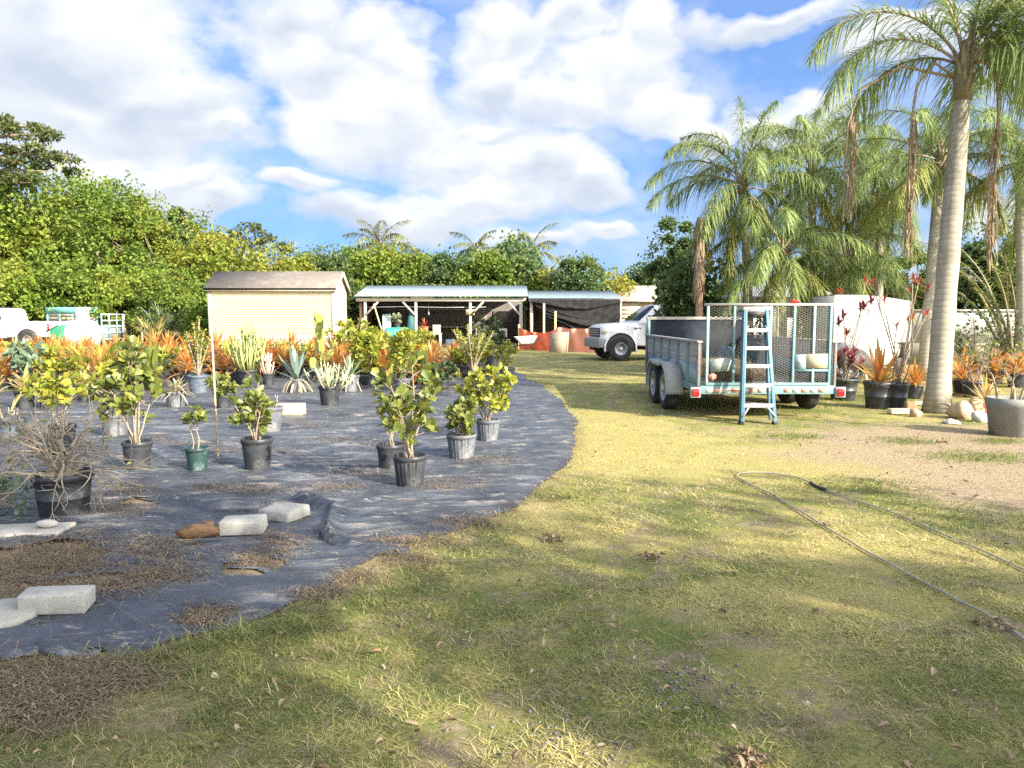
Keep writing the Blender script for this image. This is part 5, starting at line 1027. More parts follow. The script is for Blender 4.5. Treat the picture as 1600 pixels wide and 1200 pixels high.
def barrow(x, y, rz):
    r = thing('wheelbarrow', 'white wheelbarrow parked before the vivid orange tarp', 'wheelbarrow', (x, y, 0), rz); mb = MB()
    R0 = [(-.30,-.2,.34),(.22,-.2,.30),(.22,.2,.30),(-.30,.2,.34)]; R1 = [(-.46,-.33,.68),(.52,-.33,.62),(.52,.33,.62),(-.46,.33,.68)]; I1 = [(p[0]*.96,p[1]*.94,p[2]-.002) for p in R1]; I0 = [(p[0]*.94,p[1]*.92,p[2]+.02) for p in R0]
    mb.loft([R0, R1, I1, I0]); mb.build('tray', WHITEW, r, bevel=.006)
    for s_ in (-1, 1):
        MB().tube([(-.85,s_*.27,.62),(-.3,s_*.24,.34),(.55,s_*.06,.2)], .018, 8).build('handle', DARKM, r); MB().tube([(-.25,s_*.24,.36),(-.36,s_*.26,0.01)], .014, 6).build('leg', DARKM, r)
    MB().lathe([(.05,-.04),(.15,-.05),(.19,-.03),(.19,.03),(.15,.05),(.05,.04)], 20, (.55,0,.19), axis='y').build('wheel', RUBBER, r, smooth=True)
by = 33.6; bx = at(822, 545, by)[0]; barrow(bx, by, math.radians(187))

# ------------------------------------------------------------------ buildings and boundaries farther off
def house(name, label, X0, X1, Y, d, ze, zr, wallm, roofm, hip=.8, parts=()):
    r = thing(name, label, 'house', (X0, Y, 0)); w = X1-X0; MB().b2(0, w, 0, d, 0, ze).build('wall', wallm, r)
    rf = MB(); o = .35; rf.add([(-o,-o,ze),(w+o,-o,ze),(w+o,d+o,ze),(-o,d+o,ze),(hip,d/2,zr),(w-hip,d/2,zr),(-o,-o,ze-.08),(w+o,-o,ze-.08),(w+o,d+o,ze-.08),(-o,d+o,ze-.08)], [[0,1,5,4],[1,2,5],[2,3,4,5],[3,0,4],[6,7,1,0],[7,8,2,1],[8,9,3,2],[9,6,0,3],[9,8,7,6]]); rf.build('roof', roofm, r); return r, w
CREAM = mat('cream_stucco', (.70,.58,.38), (.63,.5,.32), rough=.8); TANR = mat('tan_shingle', (.42,.35,.28), (.33,.27,.22), scale=5, rough=.9, bmp=.4, bscale=15)
r, w = house('cream_house', 'cream house with tan roof seen past the truck', at(962,480,44)[0], at(1062,480,44)[0], 44, 6, 2.42, 3.4, CREAM, TANR, 1.0)
fm_ = MB().b2(1.5, 1.95, -.05, -.002, 0, 2.2).build('door', mat('orange_door', (.6,.33,.1), (.5,.27,.08)), r); MB().b2(2.6, 3.5, -.04, -.002, .9, 1.9).build('window', GLASSD, r)
sb = MB()
for i in range(9): sb.b2(.0, 1.45, -.03, -.004, .2+i*.24, .2+i*.24+.2)
sb.build('siding', TRIM, r)
r, w = house('grey_roof_house', 'white outbuilding with grey roof half hidden behind the queen palms', at(1178,480,31)[0], at(1300,480,31)[0], 31, 4, 2.35, 2.95, WHITEW, mat('grey_roof', (.34,.36,.38), (.27,.29,.31), scale=4, rough=.8), .9)
for i in range(8): MB().b2(.18+i*.39, .22+i*.39, -.04, -.003, .1, 2.2).build('batten', mat('grey_batten', (.5,.47,.43), (.4,.38,.35)), r)
MB().b2(1.3, 2.2, -.05, -.042, 1.5, 2.0).build('vent', DARKM, r)
# white boundary wall at right
XA, XB = at(1395,480,24)[0], at(1800,480,24)[0]; r = thing('boundary_wall', 'long white boundary wall behind the palms at right', 'wall', (XA, 24, 0)); w = XB-XA
MB().b2(0, w, 0, .12, .68, 1.66).build('panel', WHITEW, r); MB().b2(0, w, -.04, .16, 0, .676).build('base', mat('grey_base', (.36,.34,.27), (.27,.27,.19), scale=2, rough=.9), r); MB().b2(-.02, w, -.05, .17, 1.663, 1.73).build('cap', WHITEW, r)
# white covered trailer (a white sheet over a rounded body)
def covered():
    Y = 16.6; X0 = at(1303,500,Y)[0]; X1 = at(1424,500,Y)[0]; w = X1-X0; cx = (X0+X1)/2
    r = thing('covered_trailer', 'box trailer under a white sheet, with a rounded silvery nose, beyond the tubs', 'trailer', (cx, Y, 0)); SHEET = mat('white_sheet', (.56,.55,.52), (.48,.47,.44), scale=2, rough=.6, bmp=.1); h = w/2
    nu, nv = 60, 26; U, V = np.meshgrid(np.linspace(0, 1, nu), np.linspace(0, 1, nv), indexing='ij'); X = -h + w*U; Z = .95 + V*(1.02 + .05*np.sin(U*PI) - .14*U); Yy = -.03*np.sin(U*26)*(1-V) - .05*np.exp(-((U-.6)/.02)**2)
    P = np.stack([X, Yy, Z], -1).reshape(-1, 3); i, j = np.meshgrid(np.arange(nu-1), np.arange(nv-1), indexing='ij'); q_ = (i*nv+j).ravel(); mb = MB(); mb.add(P, np.stack([q_, q_+nv, q_+nv+1, q_+1], 1))
    top = P.reshape(nu, nv, 3)[:, -1]; back = top + np.array([0, 1.7, 0]); mb.add(np.concatenate([top, back, back*[1,1,0] + [0,0,.6]]), np.concatenate([np.stack([i2 := np.arange(nu-1), i2+1, i2+1+nu, i2+nu], 1), np.stack([i2+nu, i2+1+nu, i2+1+2*nu, i2+2*nu], 1)]))
    mb.b2(-h, -h+.02, .01, 1.7, .6, 1.96); mb.b2(h-.02, h, .01, 1.7, .6, 1.84); mb.build('sheet', SHEET, r, smooth=False)
    mb = MB(); mb.blob((-.05, .5, .78), (h*1.03, .75, .5), seed=3, amp=.06, nu=26, nv=14); mb.build('nose', mat('silver_cover', (.55,.57,.58), (.44,.46,.48), scale=3, rough=.45, metal=.1, bmp=.3, bscale=8, bdist=.03), r, smooth=True)
    mb = MB(); pts = [(-.55 + .42*math.cos(t), .42 + .42*math.sin(t)) for t in np.linspace(0, PI, 16)]; mb.prism(pts, -.34, -.2); mb.build('wheel_arch', DARKM, r)
    wheel(r, (-.55, -.1, .33), .33, .2, STEEL, 'y', -1); wheel(r, (-.55, 1.5, .33), .33, .2, STEEL, 'y', 1); MB().b2(-h, h, .1, 1.65, .42, .6).build('chassis', DARKM, r)
covered()
# left background: stake-sided trailer, gate panel, tank, barrel
def stake_trailer():
    Y = 39; X0 = at(74,500,Y)[0]; X1 = at(153,500,Y)[0]; w = X1-X0; r = thing('stake_trailer', 'stake-sided trailer with teal top board and white panel behind the tank', 'trailer', (X0, Y, 0)); zt = at(0,480,Y)[1]
    for z_ in np.linspace(.75, zt-.45, 5): MB().b2(0, w, -.02, .02, z_, z_+.15).build('rail', mat('pink_grey_board', (.52,.46,.4), (.4,.36,.31)), r)
    for x_ in np.linspace(.03, w-.03, 5): MB().b2(x_-.05, x_+.05, -.06, -.022, .6, zt-.02).build('stake', TEAL, r)
    MB().b2(-.03, w+.03, -.1, -.062, zt-.3, zt).build('top_board', mat('teal_tarp', (.10,.38,.36), (.2,.36,.28), scale=1), r); MB().b2(w*.58, w*.86, -.14, -.102, .8, zt-.02).build('white_panel', WHITE, r)
    MB().b2(0, w, -.05, 3, .5, .6).build('bed', TEAL, r); MB().b2(0, w, 2.96, 3, .6, zt).build('far_side', TEAL, r)
    for x_ in (w*.3, w*.7): wheel(r, (x_, -.0, .36), .36, .2, STEEL, 'y', -1)
stake_trailer()
X0, z1 = at(157,493,37); X1, _ = at(203,493,40); r = thing('livestock_gate', 'pale blue-green railed side panel standing between tank and hedge', 'gate', (X0, 37, 0), math.atan2(3, X1-X0)); w = math.hypot(3, X1-X0); h = 1.62
for z_ in np.linspace(.4, h, 5): MB().b2(0, w, -.02, .02, z_-.03, z_+.03).build('rail', mat('pale_green_rail', (.42,.52,.5), (.34,.43,.42)), r)
for x_ in np.linspace(0, w, 5): MB().b2(x_-.04, x_+.04, -.06, -.021, 0, h+.05).build('upright', TEALB, r)
MB().b2(w*.66, w*.82, -.1, -.062, .5, h).build('panel', WHITEW, r)
MB().b2(0, w, .03, .05, .4, 1.1).build('backing', TEALB, r)
Yt = 34.; X0 = at(99,500,Yt)[0]; X1 = at(150,500,Yt)[0]; r = thing('water_tank', 'rounded white water tank behind the orange bromeliads at left', 'tank', ((X0+X1)/2, Yt, 0)); w = (X1-X0)/2
MB().lathe([(.3,-w),(.5,-w*.96),(.62,-w*.8),(.64,0),(.62,w*.8),(.5,w*.96),(.3,w)], 28, (0,0,.72), axis='x').build('tank', WHITE, r, smooth=True); MB().b2(-w*.8, w*.8, -.4, .4, 0, .25).build('cradle', DARKM, r)
MB().lathe([(.16,0),(.16,.08),(.05,.1)], 16, (0,0,1.34)).build('lid', WHITEW, r)
Xg = at(93,515,33.5)[0]; r = thing('green_bin', 'green tilted plastic bin beside the white tank', 'bin', (Xg, 33.5, 0)); GB_ = mat('green_bin', (.04,.23,.13), (.03,.18,.10), rough=.45); MB().loft([[(x_*.2,y_*.2,0) for x_,y_ in ((-1,-1),(1,-1),(1,1),(-1,1))],[(x_*.28,y_*.28,1.05 + .12*x_) for x_,y_ in ((-1,-1),(1,-1),(1,1),(-1,1))]]).build('body', GB_, r, bevel=.02); MB().beam((-.6,0,.85),(.0,-.1,1.12), .06, .05).build('handle', DARKM, r)
# wire fence posts by the hedge
for i, (px, h, lab) in enumerate([(221,1.4,'pale thick fence post nearest the livestock panel'),(234,1.9,'thin grey fence post farther right in front of the hedge')]):
    X = at(px,500,38)[0]; tag(MB().tube([(X,38,0),(X,38,h)], .05-.02*i, 8).build('fence_post', WOODP if i == 0 else STEEL), lab, 'post')
# ------------------------------------------------------------------ trees
LT = {
 'green': leafmat('hedge_green', [(.06,.115,.02),(.09,.155,.026),(.13,.2,.032),(.18,.25,.04)], trans=.35, patch=(.18,.22,.04), pscale=.35, spec=.2),
 'lime': leafmat('hedge_lime', [(.09,.16,.022),(.135,.215,.03),(.19,.265,.038),(.26,.31,.05)], trans=.4, patch=(.27,.28,.05), pscale=.4, spec=.2),
 'yellow': leafmat('hedge_yellow', [(.12,.18,.026),(.18,.235,.034),(.24,.28,.045),(.31,.30,.06)], trans=.4, patch=(.29,.26,.05), pscale=.4, spec=.2),
 'dark': leafmat('dark_tree', [(.04,.075,.026),(.06,.105,.032),(.09,.14,.042),(.125,.17,.055)], trans=.3, patch=(.10,.14,.04), pscale=.5, spec=.3),
 'bronze': leafmat('bronze_tree', [(.05,.08,.026),(.08,.11,.035),(.12,.145,.045),(.065,.09,.03),(.16,.13,.055)], trans=.3, spec=.2),
 'cool': leafmat('cool_tree', [(.05,.10,.045),(.075,.135,.05),(.11,.17,.06),(.14,.2,.07)], trans=.35, patch=(.16,.2,.05), pscale=.5, spec=.25),
}
def clumps_leaf(q, centers, radii, per, ll, lw, flat=.8, up=.5):
    C_ = np.repeat(np.array(centers), per, 0); R_ = np.repeat(np.array(radii), per)[:, None]; n = len(C_)
    d = rnd_dirs(q, n, -.65, 1); P = C_ + d*R_*np.array([1,1,flat])*(q.random((n, 1))**.33)
    D = nrm(d*.7 + q.normal(0, .6, (n, 3)) + np.array([0, 0, -.15])); U = nrm(d*.6 + np.array([0, 0, up]) + q.normal(0, .45, (n, 3)))
    return P, D, U, ll*q.uniform(.6, 1.25, n), lw*q.uniform(.7, 1.2, n)
def crown_mesh(q, H, R, ll, nclump, per, z0=.1, flat=.85, inner=True, topbias=0):
    """clumps on an uneven ellipsoid from z0*H to H"""
    zc, rz = H*(z0+1)/2, H*(1-z0)/2; d = rnd_dirs(q, nclump, -.95, 1); f = q.uniform(.45, 1.0, (nclump, 1))**.6
    lob = 1 + .27*np.sin(d[:, :1]*3.1 + q.uniform(0, 6)) + .18*np.sin(d[:, 1:2]*4.3 + d[:, 2:]*2.2 + q.uniform(0, 6)) + q.normal(0, .07, (nclump, 1))
    C_ = d*f*lob*np.array([R, R, rz])*.86 + np.array([0, 0, zc]); C_[:, 2] = np.clip(C_[:, 2], .3, None)
    rad = R*q.uniform(.13, .30, nclump); mb = MB(); mb.quads(*clumps_leaf(q, C_, rad, per, ll, ll*.55, flat))
    # stray sprigs past the outline
    k = nclump*4; d = rnd_dirs(q, k, -.3, 1); P = d*np.array([R, R, rz])*q.uniform(.95, 1.2, (k, 1)) + np.array([0, 0, zc]); P = np.repeat(P, 8, 0) + q.normal(0, ll*.7, (k*8, 3)); mb.quads(P, rnd_dirs(q, k*8), rnd_dirs(q, k*8), ll*q.uniform(.5, 1, k*8), ll*.5)
    return mb, C_
def trunk_mesh(q, H, R, C_, r0, nlimb=9):
    mb = MB(); h = H*.45; mb.tube([(0,0,-.05),(q.normal(0,.1),q.normal(0,.1),h*.5),(q.normal(0,.2),q.normal(0,.2),h)], [r0*1.25, r0, r0*.7], 9)
    for i in q.choice(len(C_), min(nlimb, len(C_)), False):
        e = C_[i]; s_ = np.array([0, 0, h*q.uniform(.5, 1)]); m_ = (s_+e)/2 + np.array([0, 0, -.1*H*q.random()]); mb.tube([s_, m_, e], [r0*.5, r0*.35, r0*.12], 6)
    return mb
TPROTO = {}
def tree(px, top, Y, halfw, kind, label, seed, name='tree', cat='tree', group='trees behind the yard', z0=.06, ll=.30, dens=1.0, nclump=56, trunk=True):
    X, H = at(px, top, Y); R = halfw*Y/F; q = Q(seed); ll = ll*[.72, 1.0, 1.22, .85][seed % 4]; dens = dens*[1.5, 1.0, .75, 1.2][seed % 4]; r = thing(name, label, cat, (X, Y, 0), 0, group)
    mb, C_ = crown_mesh(q, H, R, ll, nclump, int(300*dens), z0); mb.build('crown', LT[kind], r)
    if kind in ('lime', 'yellow') and name == 'tree':
        tw = MB()
        for k in range(7):
            d_ = rnd_dirs(q, 1, .1, .8)[0]; d_[1] = -abs(d_[1]); e = d_*np.array([R, R, H*.42])*q.uniform(.95, 1.12) + [0, 0, H*.55]; s_ = e*[.35, .35, .8]; tw.tube([s_, (s_+e)/2 + q.normal(0, .12, 3), e], [.045, .03, .012], 5)
        tw.build('branch', BARKD, r, smooth=True)
    if trunk: trunk_mesh(q, H, R, C_, max(.08, .035*H)).build('trunk', BARK, r, smooth=True)
    return r
TL = [
 (-20,235,47,115,'green','tall green tree filling the left edge of the hedge',201),(75,262,47,95,'lime','tall lime-green tree, second from the left in the hedge',202),(165,285,46,90,'green','broad green tree at the highest shoulder of the left hedge',203),(240,322,47,72,'yellow','lime-green tree stepping down the hedge above the livestock panel',204),
 (305,345,52,50,'dark','dark round-topped tree rising out of the hedge left of the shed',205),(345,376,46,62,'yellow','yellow-green tree directly behind the left end of the shed roof',206),(440,392,46,62,'yellow','golden-green tree directly above the middle of the shed roof',207),
 (505,392,47,42,'dark','dark green tree above the right end of the shed roof',208),(552,400,50,40,'green','green tree in the gap between shed and barn roof',209),(598,392,49,40,'lime','lime tree behind the left coconut palm',210),(650,402,48,44,'green','green tree over the left of the barn roof',211),
 (702,404,47,42,'cool','cool-green tree over the middle of the barn roof',212),(757,398,46,42,'green','green tree just left of the tall coconut palm',213),(805,384,47,38,'cool','taller cool-green tree directly behind the tall coconut palm',214),(858,430,46,30,'yellow','low yellow-green shrub right of the tall coconut palm',215),(902,403,44,42,'cool','rounded bright tree standing alone above the lean-to roof',216),(955,432,46,30,'yellow','low pale tree left of the cream house roof',217),(1010,420,56,36,'dark','dark tree behind the cream house',218)]
for px, top, Y, hw, kd, lab, sd in TL: tree(px, top, Y, hw, kd, lab, sd)
BACK = [(-60,255,54,120,'green','tall dark-green tree in the rear rank at the left edge',251),(60,290,54,100,'dark','tree in the rear rank behind the lime-green tree at left',252),(150,315,54,100,'lime','rear-rank tree filling the shoulder of the left hedge',253),(255,352,54,90,'dark','rear-rank tree between the shoulder and the round dark tree',254),(385,398,56,80,'green','low rear-rank tree over the shed roof',255),(480,404,56,60,'dark','dark rear-rank tree over the right of the shed',256),(575,405,58,60,'green','rear-rank tree over the gap between shed and barn',257),(680,408,57,70,'green','rear-rank tree over the barn roof left part',258),(780,405,56,60,'green','rear-rank tree over the barn roof right part',259)]
for px, top, Y, hw, kd, lab, sd in BACK: tree(px, top, Y, hw, kd, lab, sd, z0=0, trunk=False, ll=.34)
SL = [(20,425,40,70,'lime','bright bush at the hedge foot behind the white pickup',221),(115,415,41.5,62,'green','green bush at the hedge foot behind the stake trailer',222),(205,420,41,60,'lime','bright bush at the hedge foot above the livestock panel',223),(280,425,39,50,'green','green bush at the hedge foot just left of the shed',224),(-70,400,43,90,'green','green bush at the hedge foot cut by the left edge',225),(548,455,40,28,'dark','dark bush between the shed and the barn',226),(312,470,37,24,'green','green bush tucked against the left wall of the shed',227)]
for px, top, Y, hw, kd, lab, sd in SL: tree(px, top, Y, hw, kd, lab, sd, name='bush', cat='bush', group='bushes along the hedge foot', z0=0, nclump=44, ll=.27)
# layered dark tree reaching in at top left
r = thing('layered_tree', 'dark layered tree whose flat branches reach into the sky at top left', 'tree', (at(-60,300,44)[0], 44, 0)); X0 = r.location.x; q = Q(230); C_ = []; mb = MB(); tk = MB(); tk.tube([(0,0,0),(.2,0,6),(0,0,13)], [.4,.3,.12], 9)
for (ax, ay, bx_, by_, n_) in [(-60,205,72,208,9),(-60,228,102,242,10),(-60,250,80,268,8),(-40,190,40,196,6),(-60,275,60,285,8)]:
    xa, za = at(ax, ay, 44); xb, zb_ = at(bx_, by_, 44); tk.tube([(0,0,za-1.0),((xa+xb)/2-X0,0,(za+zb_)/2-.2),(xb-X0,0,zb_)], [.13,.08,.03], 6)
    for t in np.linspace(0, 1, n_): C_.append((xa+(xb-xa)*t-X0+q.normal(0,.15), q.normal(0,.7), za+(zb_-za)*t+q.normal(0,.16)+.1))
mb.quads(*clumps_leaf(q, C_, q.uniform(.4,.75,len(C_)), 210, .24, .12, .38)); mb.build('crown', LT['bronze'], r); tk.build('trunk', BARK, r, smooth=True)
# sparse bronze tree above the shed
r = thing('sparse_tree', 'sparse bronze-leaved tree poking above the shed roof hedge', 'tree', (at(395,400,55)[0], 55, 0)); q = Q(231); X0 = r.location.x; tk = MB(); C_ = []; tips = []
tk.tube([(0,0,0),(0,0,4)], [.2,.14], 8)
for (px, py) in [(350,372),(372,362),(392,360),(408,368),(424,378),(436,388),(380,380),(365,385),(405,385),(445,392)]:
    x_, z_ = at(px, py, 55); tk.tube([(0,0,3.5),((x_-X0)*.5,0,(3.5+z_)/2-.2),(x_-X0,0,z_)], [.09,.06,.02], 6); C_ += [(x_-X0+q.normal(0,.3), q.normal(0,.5), z_+q.normal(0,.15)) for _ in range(2)]
mb = MB(); mb.quads(*clumps_leaf(q, C_, q.uniform(.3,.7,len(C_)), 90, .26, .14, .5)); mb.build('crown', LT['bronze'], r); tk.build('trunk', BARK, r, smooth=True)
# right-hand trees
tree(1058,352,27,44,'cool','airy tree at the left of the queen palms, over the cream house',240,ll=.2,nclump=36,dens=.75,z0=.3)
tree(1085,405,20.5,46,'dark','dark glossy shrub tree directly behind the trailer front wall',241,name='shrub_tree',ll=.2,nclump=34,dens=.8,z0=.12)
tree(1235,405,34,60,'lime','bright tree glimpsed between the queen palms',242,ll=.2,nclump=34)
tree(1340,400,33,70,'dark','dark tree behind the middle queen palms',243,ll=.22)
tree(1440,390,34,60,'green','green tree behind the second palm trunk',244,ll=.22)
tree(1545,362,30,62,'dark','dark tree above the white wall right of the big palm',245,ll=.2); tree(1630,385,28,70,'green','green tree above the white wall at the right edge',246,ll=.2)
tree(1140,440,40,60,'green','green tree behind the grey-roofed outbuilding',247,ll=.24)
# trees standing beside and behind the photographer's spot, which throw the shade on the lawn
def shade_tree(X, Y, H, R, seed, label, per=120, ncl=46, z0=.35, kind='green'):
    q = Q(seed); r = thing('shade_tree', label, 'tree', (X, Y, 0), 0, 'shade trees beside the lawn'); mb, C_ = crown_mesh(q, H, R, .27, ncl, per, z0); mb.build('crown', LT[kind], r); trunk_mesh(q, H, R, C_, .17).build('trunk', BARK, r, smooth=True)
SHADE_TREES = [(3.5,-3.7,8.2,2.9,401,'broad shade tree behind the photographer',dict(z0=.36, per=150, ncl=27)),(7.6,-4.4,7.6,2.8,402,'second shade tree to the right behind the photographer',dict(z0=.36, per=150, ncl=22)),(11.8,-3.6,7.0,2.6,403,'third shade tree beside the yard at right',dict(z0=.33, per=150, ncl=26)),(0.2,-6.6,8.8,3.0,404,'leafy shade tree farthest back behind the photographer',dict(z0=.33, per=170, ncl=30))]

# ------------------------------------------------------------------ palms
def curve_frond(base, az, el, L, sag, n=14):
    """rachis points: leaves the crown at elevation el and is bent down by its own weight"""
    h = np.array([math.cos(az), math.sin(az), 0]); p = np.array(base, float); out = [p.copy()]; e = el
    for i in range(n-1):
        t = i/(n-1); e = el - sag*(t**1.25); p = p + (h*math.cos(e) + np.array([0,0,math.sin(e)]))*L/(n-1); out.append(p.copy())
    return np.array(out), h
def frond(root, base, az, el, L, sag, leafm, q, ll=.55, lw=.024, nleaf=70, plum=1.0, hang=.6, rach=BARKP, name='frond'):
    P, h = curve_frond(base, az, el, L, sag); rm = MB(); rm.tube(P, np.linspace(.022, .004, len(P))*max(1, L/2.2), 5, cap=False)
    t = np.linspace(.16, 1, nleaf); u = t*(len(P)-1); i = np.minimum(u.astype(int), len(P)-2); f = (u-i)[:, None]; B = P[i]*(1-f) + P[i+1]*f; T = nrm(P[i+1]-P[i]); side = np.array([-h[1], h[0], 0]); N_ = np.cross(T, side)*-1
    prof = np.sin(PI*np.clip(t*.86+.12, 0, 1))**.6
    Bs, Ds, Ls = [], [], []
    for s_ in (-1, 1):
        for rep in range(1):
            a = q.normal(0, plum, nleaf)[:, None]; D = side*s_*np.cos(a)*.8 + N_*np.sin(a)*.7 + T*.75 + q.normal(0, .12, (nleaf, 3)); Bs.append(B); Ds.append(D); Ls.append(ll*prof*q.uniform(.75, 1.1, nleaf))
    lf = MB(); k = len(np.concatenate(Bs)); lf.straps(np.concatenate(Bs), np.concatenate(Ds), np.concatenate(Ls), lw, nseg=3, droop=hang*q.uniform(.7, 1.4, k), wbase=.9)
    o = lf.build(name, leafm, root); rm.build('rachis', rach, o, smooth=True); return o
PTRUNK = None
def ring_bark(name, c1, c2, c3):
    m, nt, b = newmat(name); b.inputs['Roughness'].default_value = .9; b.inputs['Specular IOR Level'].default_value = .15
    base = ramp(nt, noise(nt, 5, 7, .7), [(.35, c1), (.65, c2)]); w = N(nt, 'ShaderNodeTexWave', Scale=3.4, Distortion=2.5, bands_direction='Z'); w.inputs['Detail'].default_value = 3; tc = nt.nodes.new('ShaderNodeTexCoord'); nt.links.new(tc.outputs['Object'], w.inputs['Vector'])
    col = mixc(nt, ramp(nt, w.outputs[1], [(.0, (.35,.35,.35)), (.2, (0,0,0))]), base, c3); col = mixc(nt, ramp(nt, noise(nt, 1.6, 7, .75, stretch=(1,1,.6)), [(.5, (0,0,0)), (.68, (.8,.8,.8))]), col, c3)
    nt.links.new(col, b.inputs['Base Color']); bump(nt, b, w.outputs[1], .16, .015); return m
PT1 = ring_bark('palm_trunk', (.37,.34,.275), (.27,.25,.2), (.14,.125,.095)); DRYF = leafmat('dead_frond', [(.25,.18,.11),(.34,.26,.17),(.18,.125,.075)], trans=.2, rough=.85)
def queen_palm(X, Y, H, label, seed, r0=.16, nfr=18, L=2.9, lean=(0,0), leafm=L_FROND, elr=(-.25,1.35), ll=.58, dead=(), extra=(), sag=(1.3,2.3), nleaf=105, bulge=1.25, spears=1, kids_only=None, az0=0):
    r = thing('queen_palm', label, 'palm', (X, Y, 0), 0, 'queen palms'); q = Q(seed); zs = np.linspace(0, 1, 14)
    rr = r0*(1.0 + (bulge-1)*np.exp(-(zs/.06)**1.2) - .32*zs + .03*q.normal(0, 1, 14)); tp = np.array([(lean[0]*t**1.2, lean[1]*t**1.2, -.03 + H*t) for t in zs]); MB().tube(tp, rr, 20).build('trunk', PT1, r, smooth=True)
    top = tp[-1]; cs = MB(); cs.tube([top + [0,0,-.3], top + [0,0,-.0], top + [0,0,.35], top + [0,0,.6]], [r0*.69, r0*.78, r0*.55, r0*.22], 14); cs.build('crownshaft', mat('crownshaft', (.22,.19,.11), (.12,.10,.06), scale=9, stretch=(6,6,1), bmp=.5), r, smooth=True)
    bs = MB(); k = 22; an = q.uniform(0, 6.28, k); bs.straps(np.stack([top[0]+.1*np.cos(an), top[1]+.1*np.sin(an), top[2]+q.uniform(-.3,.3,k)], 1), np.stack([np.cos(an)*.28, np.sin(an)*.28, np.ones(k)], 1), .42, .06, nseg=3, droop=.25, wbase=1); bs.build('leaf_base', mat('leaf_base', (.30,.25,.13), (.2,.15,.09), scale=8), r)
    for i in range(nfr):
        t = i/max(1, nfr-1); el = elr[1] + (elr[0]-elr[1])*t; az = az0 + i*2.39996 + q.normal(0, .2)
        lm = leafm if t < .8 else (L_FRONDY if leafm is L_FROND else leafm)
        frond(r, top + [0, 0, .32 - .25*t], az, el, L*q.uniform(.85, 1.1), q.uniform(*sag)*(1 - .35*t), lm, q, ll, nleaf=nleaf)
    for az, el, L_, sg in extra: frond(r, top + [0,0,.2], az, el, L_, sg, leafm, q, ll, nleaf=nleaf)
    for i, (az, out, ln) in enumerate(dead):
        d = np.array([math.cos(az), math.sin(az), 0]); b_ = top + d*.12 + [0,0,.05]; pth = [b_, b_ + d*out*.5 + [0,0,.22], b_ + d*out*.9 + [0,0,-.1], b_ + d*out + [0,0,-.6], b_ + d*out*1.03 + [0,0,-ln]]
        dm = MB(); dm.tube(pth, [.022,.022,.02,.016,.008], 6); k = int(60*ln); tt = q.uniform(.2, 1, k); P = np.array(b_ + d*out*.95 + [0,0,-.1]) + np.outer(tt, [0,0,-ln*.95]) + q.normal(0, .032, (k, 3))
        dm.straps(P, np.stack([q.normal(0,.16,k), q.normal(0,.16,k), -np.ones(k)], 1), q.uniform(.18,.34,k), .024, nseg=2, droop=.1); dm.build('dead_frond', DRYF, r)
    return r
bx_, by_ = g(1472, 646)
hx, hz = at(1515, 118, by_)
A_ = math.radians
queen_palm(bx_, by_+.15, hz, 'tall big-trunked queen palm in the foreground at right', 301, r0=.185, nfr=0, L=3.1, lean=(hx-bx_, 0), elr=(.25,1.4), ll=.62, bulge=1.22,
    dead=((A_(-20),.36,2.8),(A_(168),1.5,1.9),(A_(176),.62,2.6)), extra=((A_(176),1.0,2.9,2.3),(A_(184),.62,2.7,2.2),(A_(-62),.7,2.2,2.6),(A_(-78),.35,1.9,2.2),(A_(-35),.5,2.6,2.4),(A_(0),.75,2.8,2.2),(A_(24),.35,2.6,1.9),(A_(-15),1.15,2.9,2.1),(A_(100),1.35,2.9,.9),(A_(40),1.2,3.0,1.6),(A_(120),.6,2.6,2.3),(A_(65),.5,2.6,2.2),(A_(150),1.4,3.0,1.1),(A_(-95),1.3,2.6,2.0),(A_(-30),.95,2.7,2.3),(A_(8),.95,2.8,2.4),(A_(-12),.35,2.5,2.0),(A_(35),.8,2.7,2.3),(A_(-50),1.2,2.6,2.3),(A_(5),1.3,3.0,1.7)), nleaf=105)
def palm_px(cx, cy, Y, bx, label, seed, **kw):
    X, H = at(cx, cy, Y); X0 = at(bx, 560, Y)[0]; return queen_palm(X0, Y, H-.3, label, seed, lean=(X-X0, 0), **kw)
palm_px(1163, 282, 19.5, 1172, 'leftmost queen palm with a long frond arching out to the left', 302, r0=.13, nfr=21, L=2.6, extra=((A_(180),.75,2.9,1.9),(A_(172),.45,2.7,1.6),(A_(195),1.1,2.6,1.9),(A_(90),1.5,2.5,.5)), elr=(-.9,1.5))
palm_px(1268, 262, 20.5, 1275, 'middle queen palm of the cluster behind the trailer, full and weeping', 303, r0=.13, nfr=27, L=2.7, elr=(-1.0,1.5), dead=((A_(190),.5,.9),))
palm_px(1375, 272, 21.5, 1372, 'right queen palm of the cluster, weeping over the covered trailer', 304, r0=.13, nfr=27, L=2.6, elr=(-1.0,1.45), az0=1.2)
palm_px(1470, 240, 17.8, 1446, 'second tall slim queen palm just left of the big trunk', 305, r0=.155, nfr=15, L=2.7, elr=(-.3,1.4), az0=.4)
palm_px(1222, 390, 18.2, 1225, 'short weeping young queen palm between the left and middle ones', 306, r0=.1, nfr=16, L=2.2, elr=(-.8,1.1), az0=2.0, ll=.5)
palm_px(1320, 395, 18.8, 1325, 'short weeping young queen palm above the trailer right corner', 307, r0=.1, nfr=18, L=2.2, elr=(-.9,1.0), az0=.8, ll=.5)
palm_px(1595, 240, 17.0, 1600, 'queen palm partly cut by the right edge', 308, r0=.14, nfr=17, L=2.6, elr=(-.5,1.4), az0=.3)
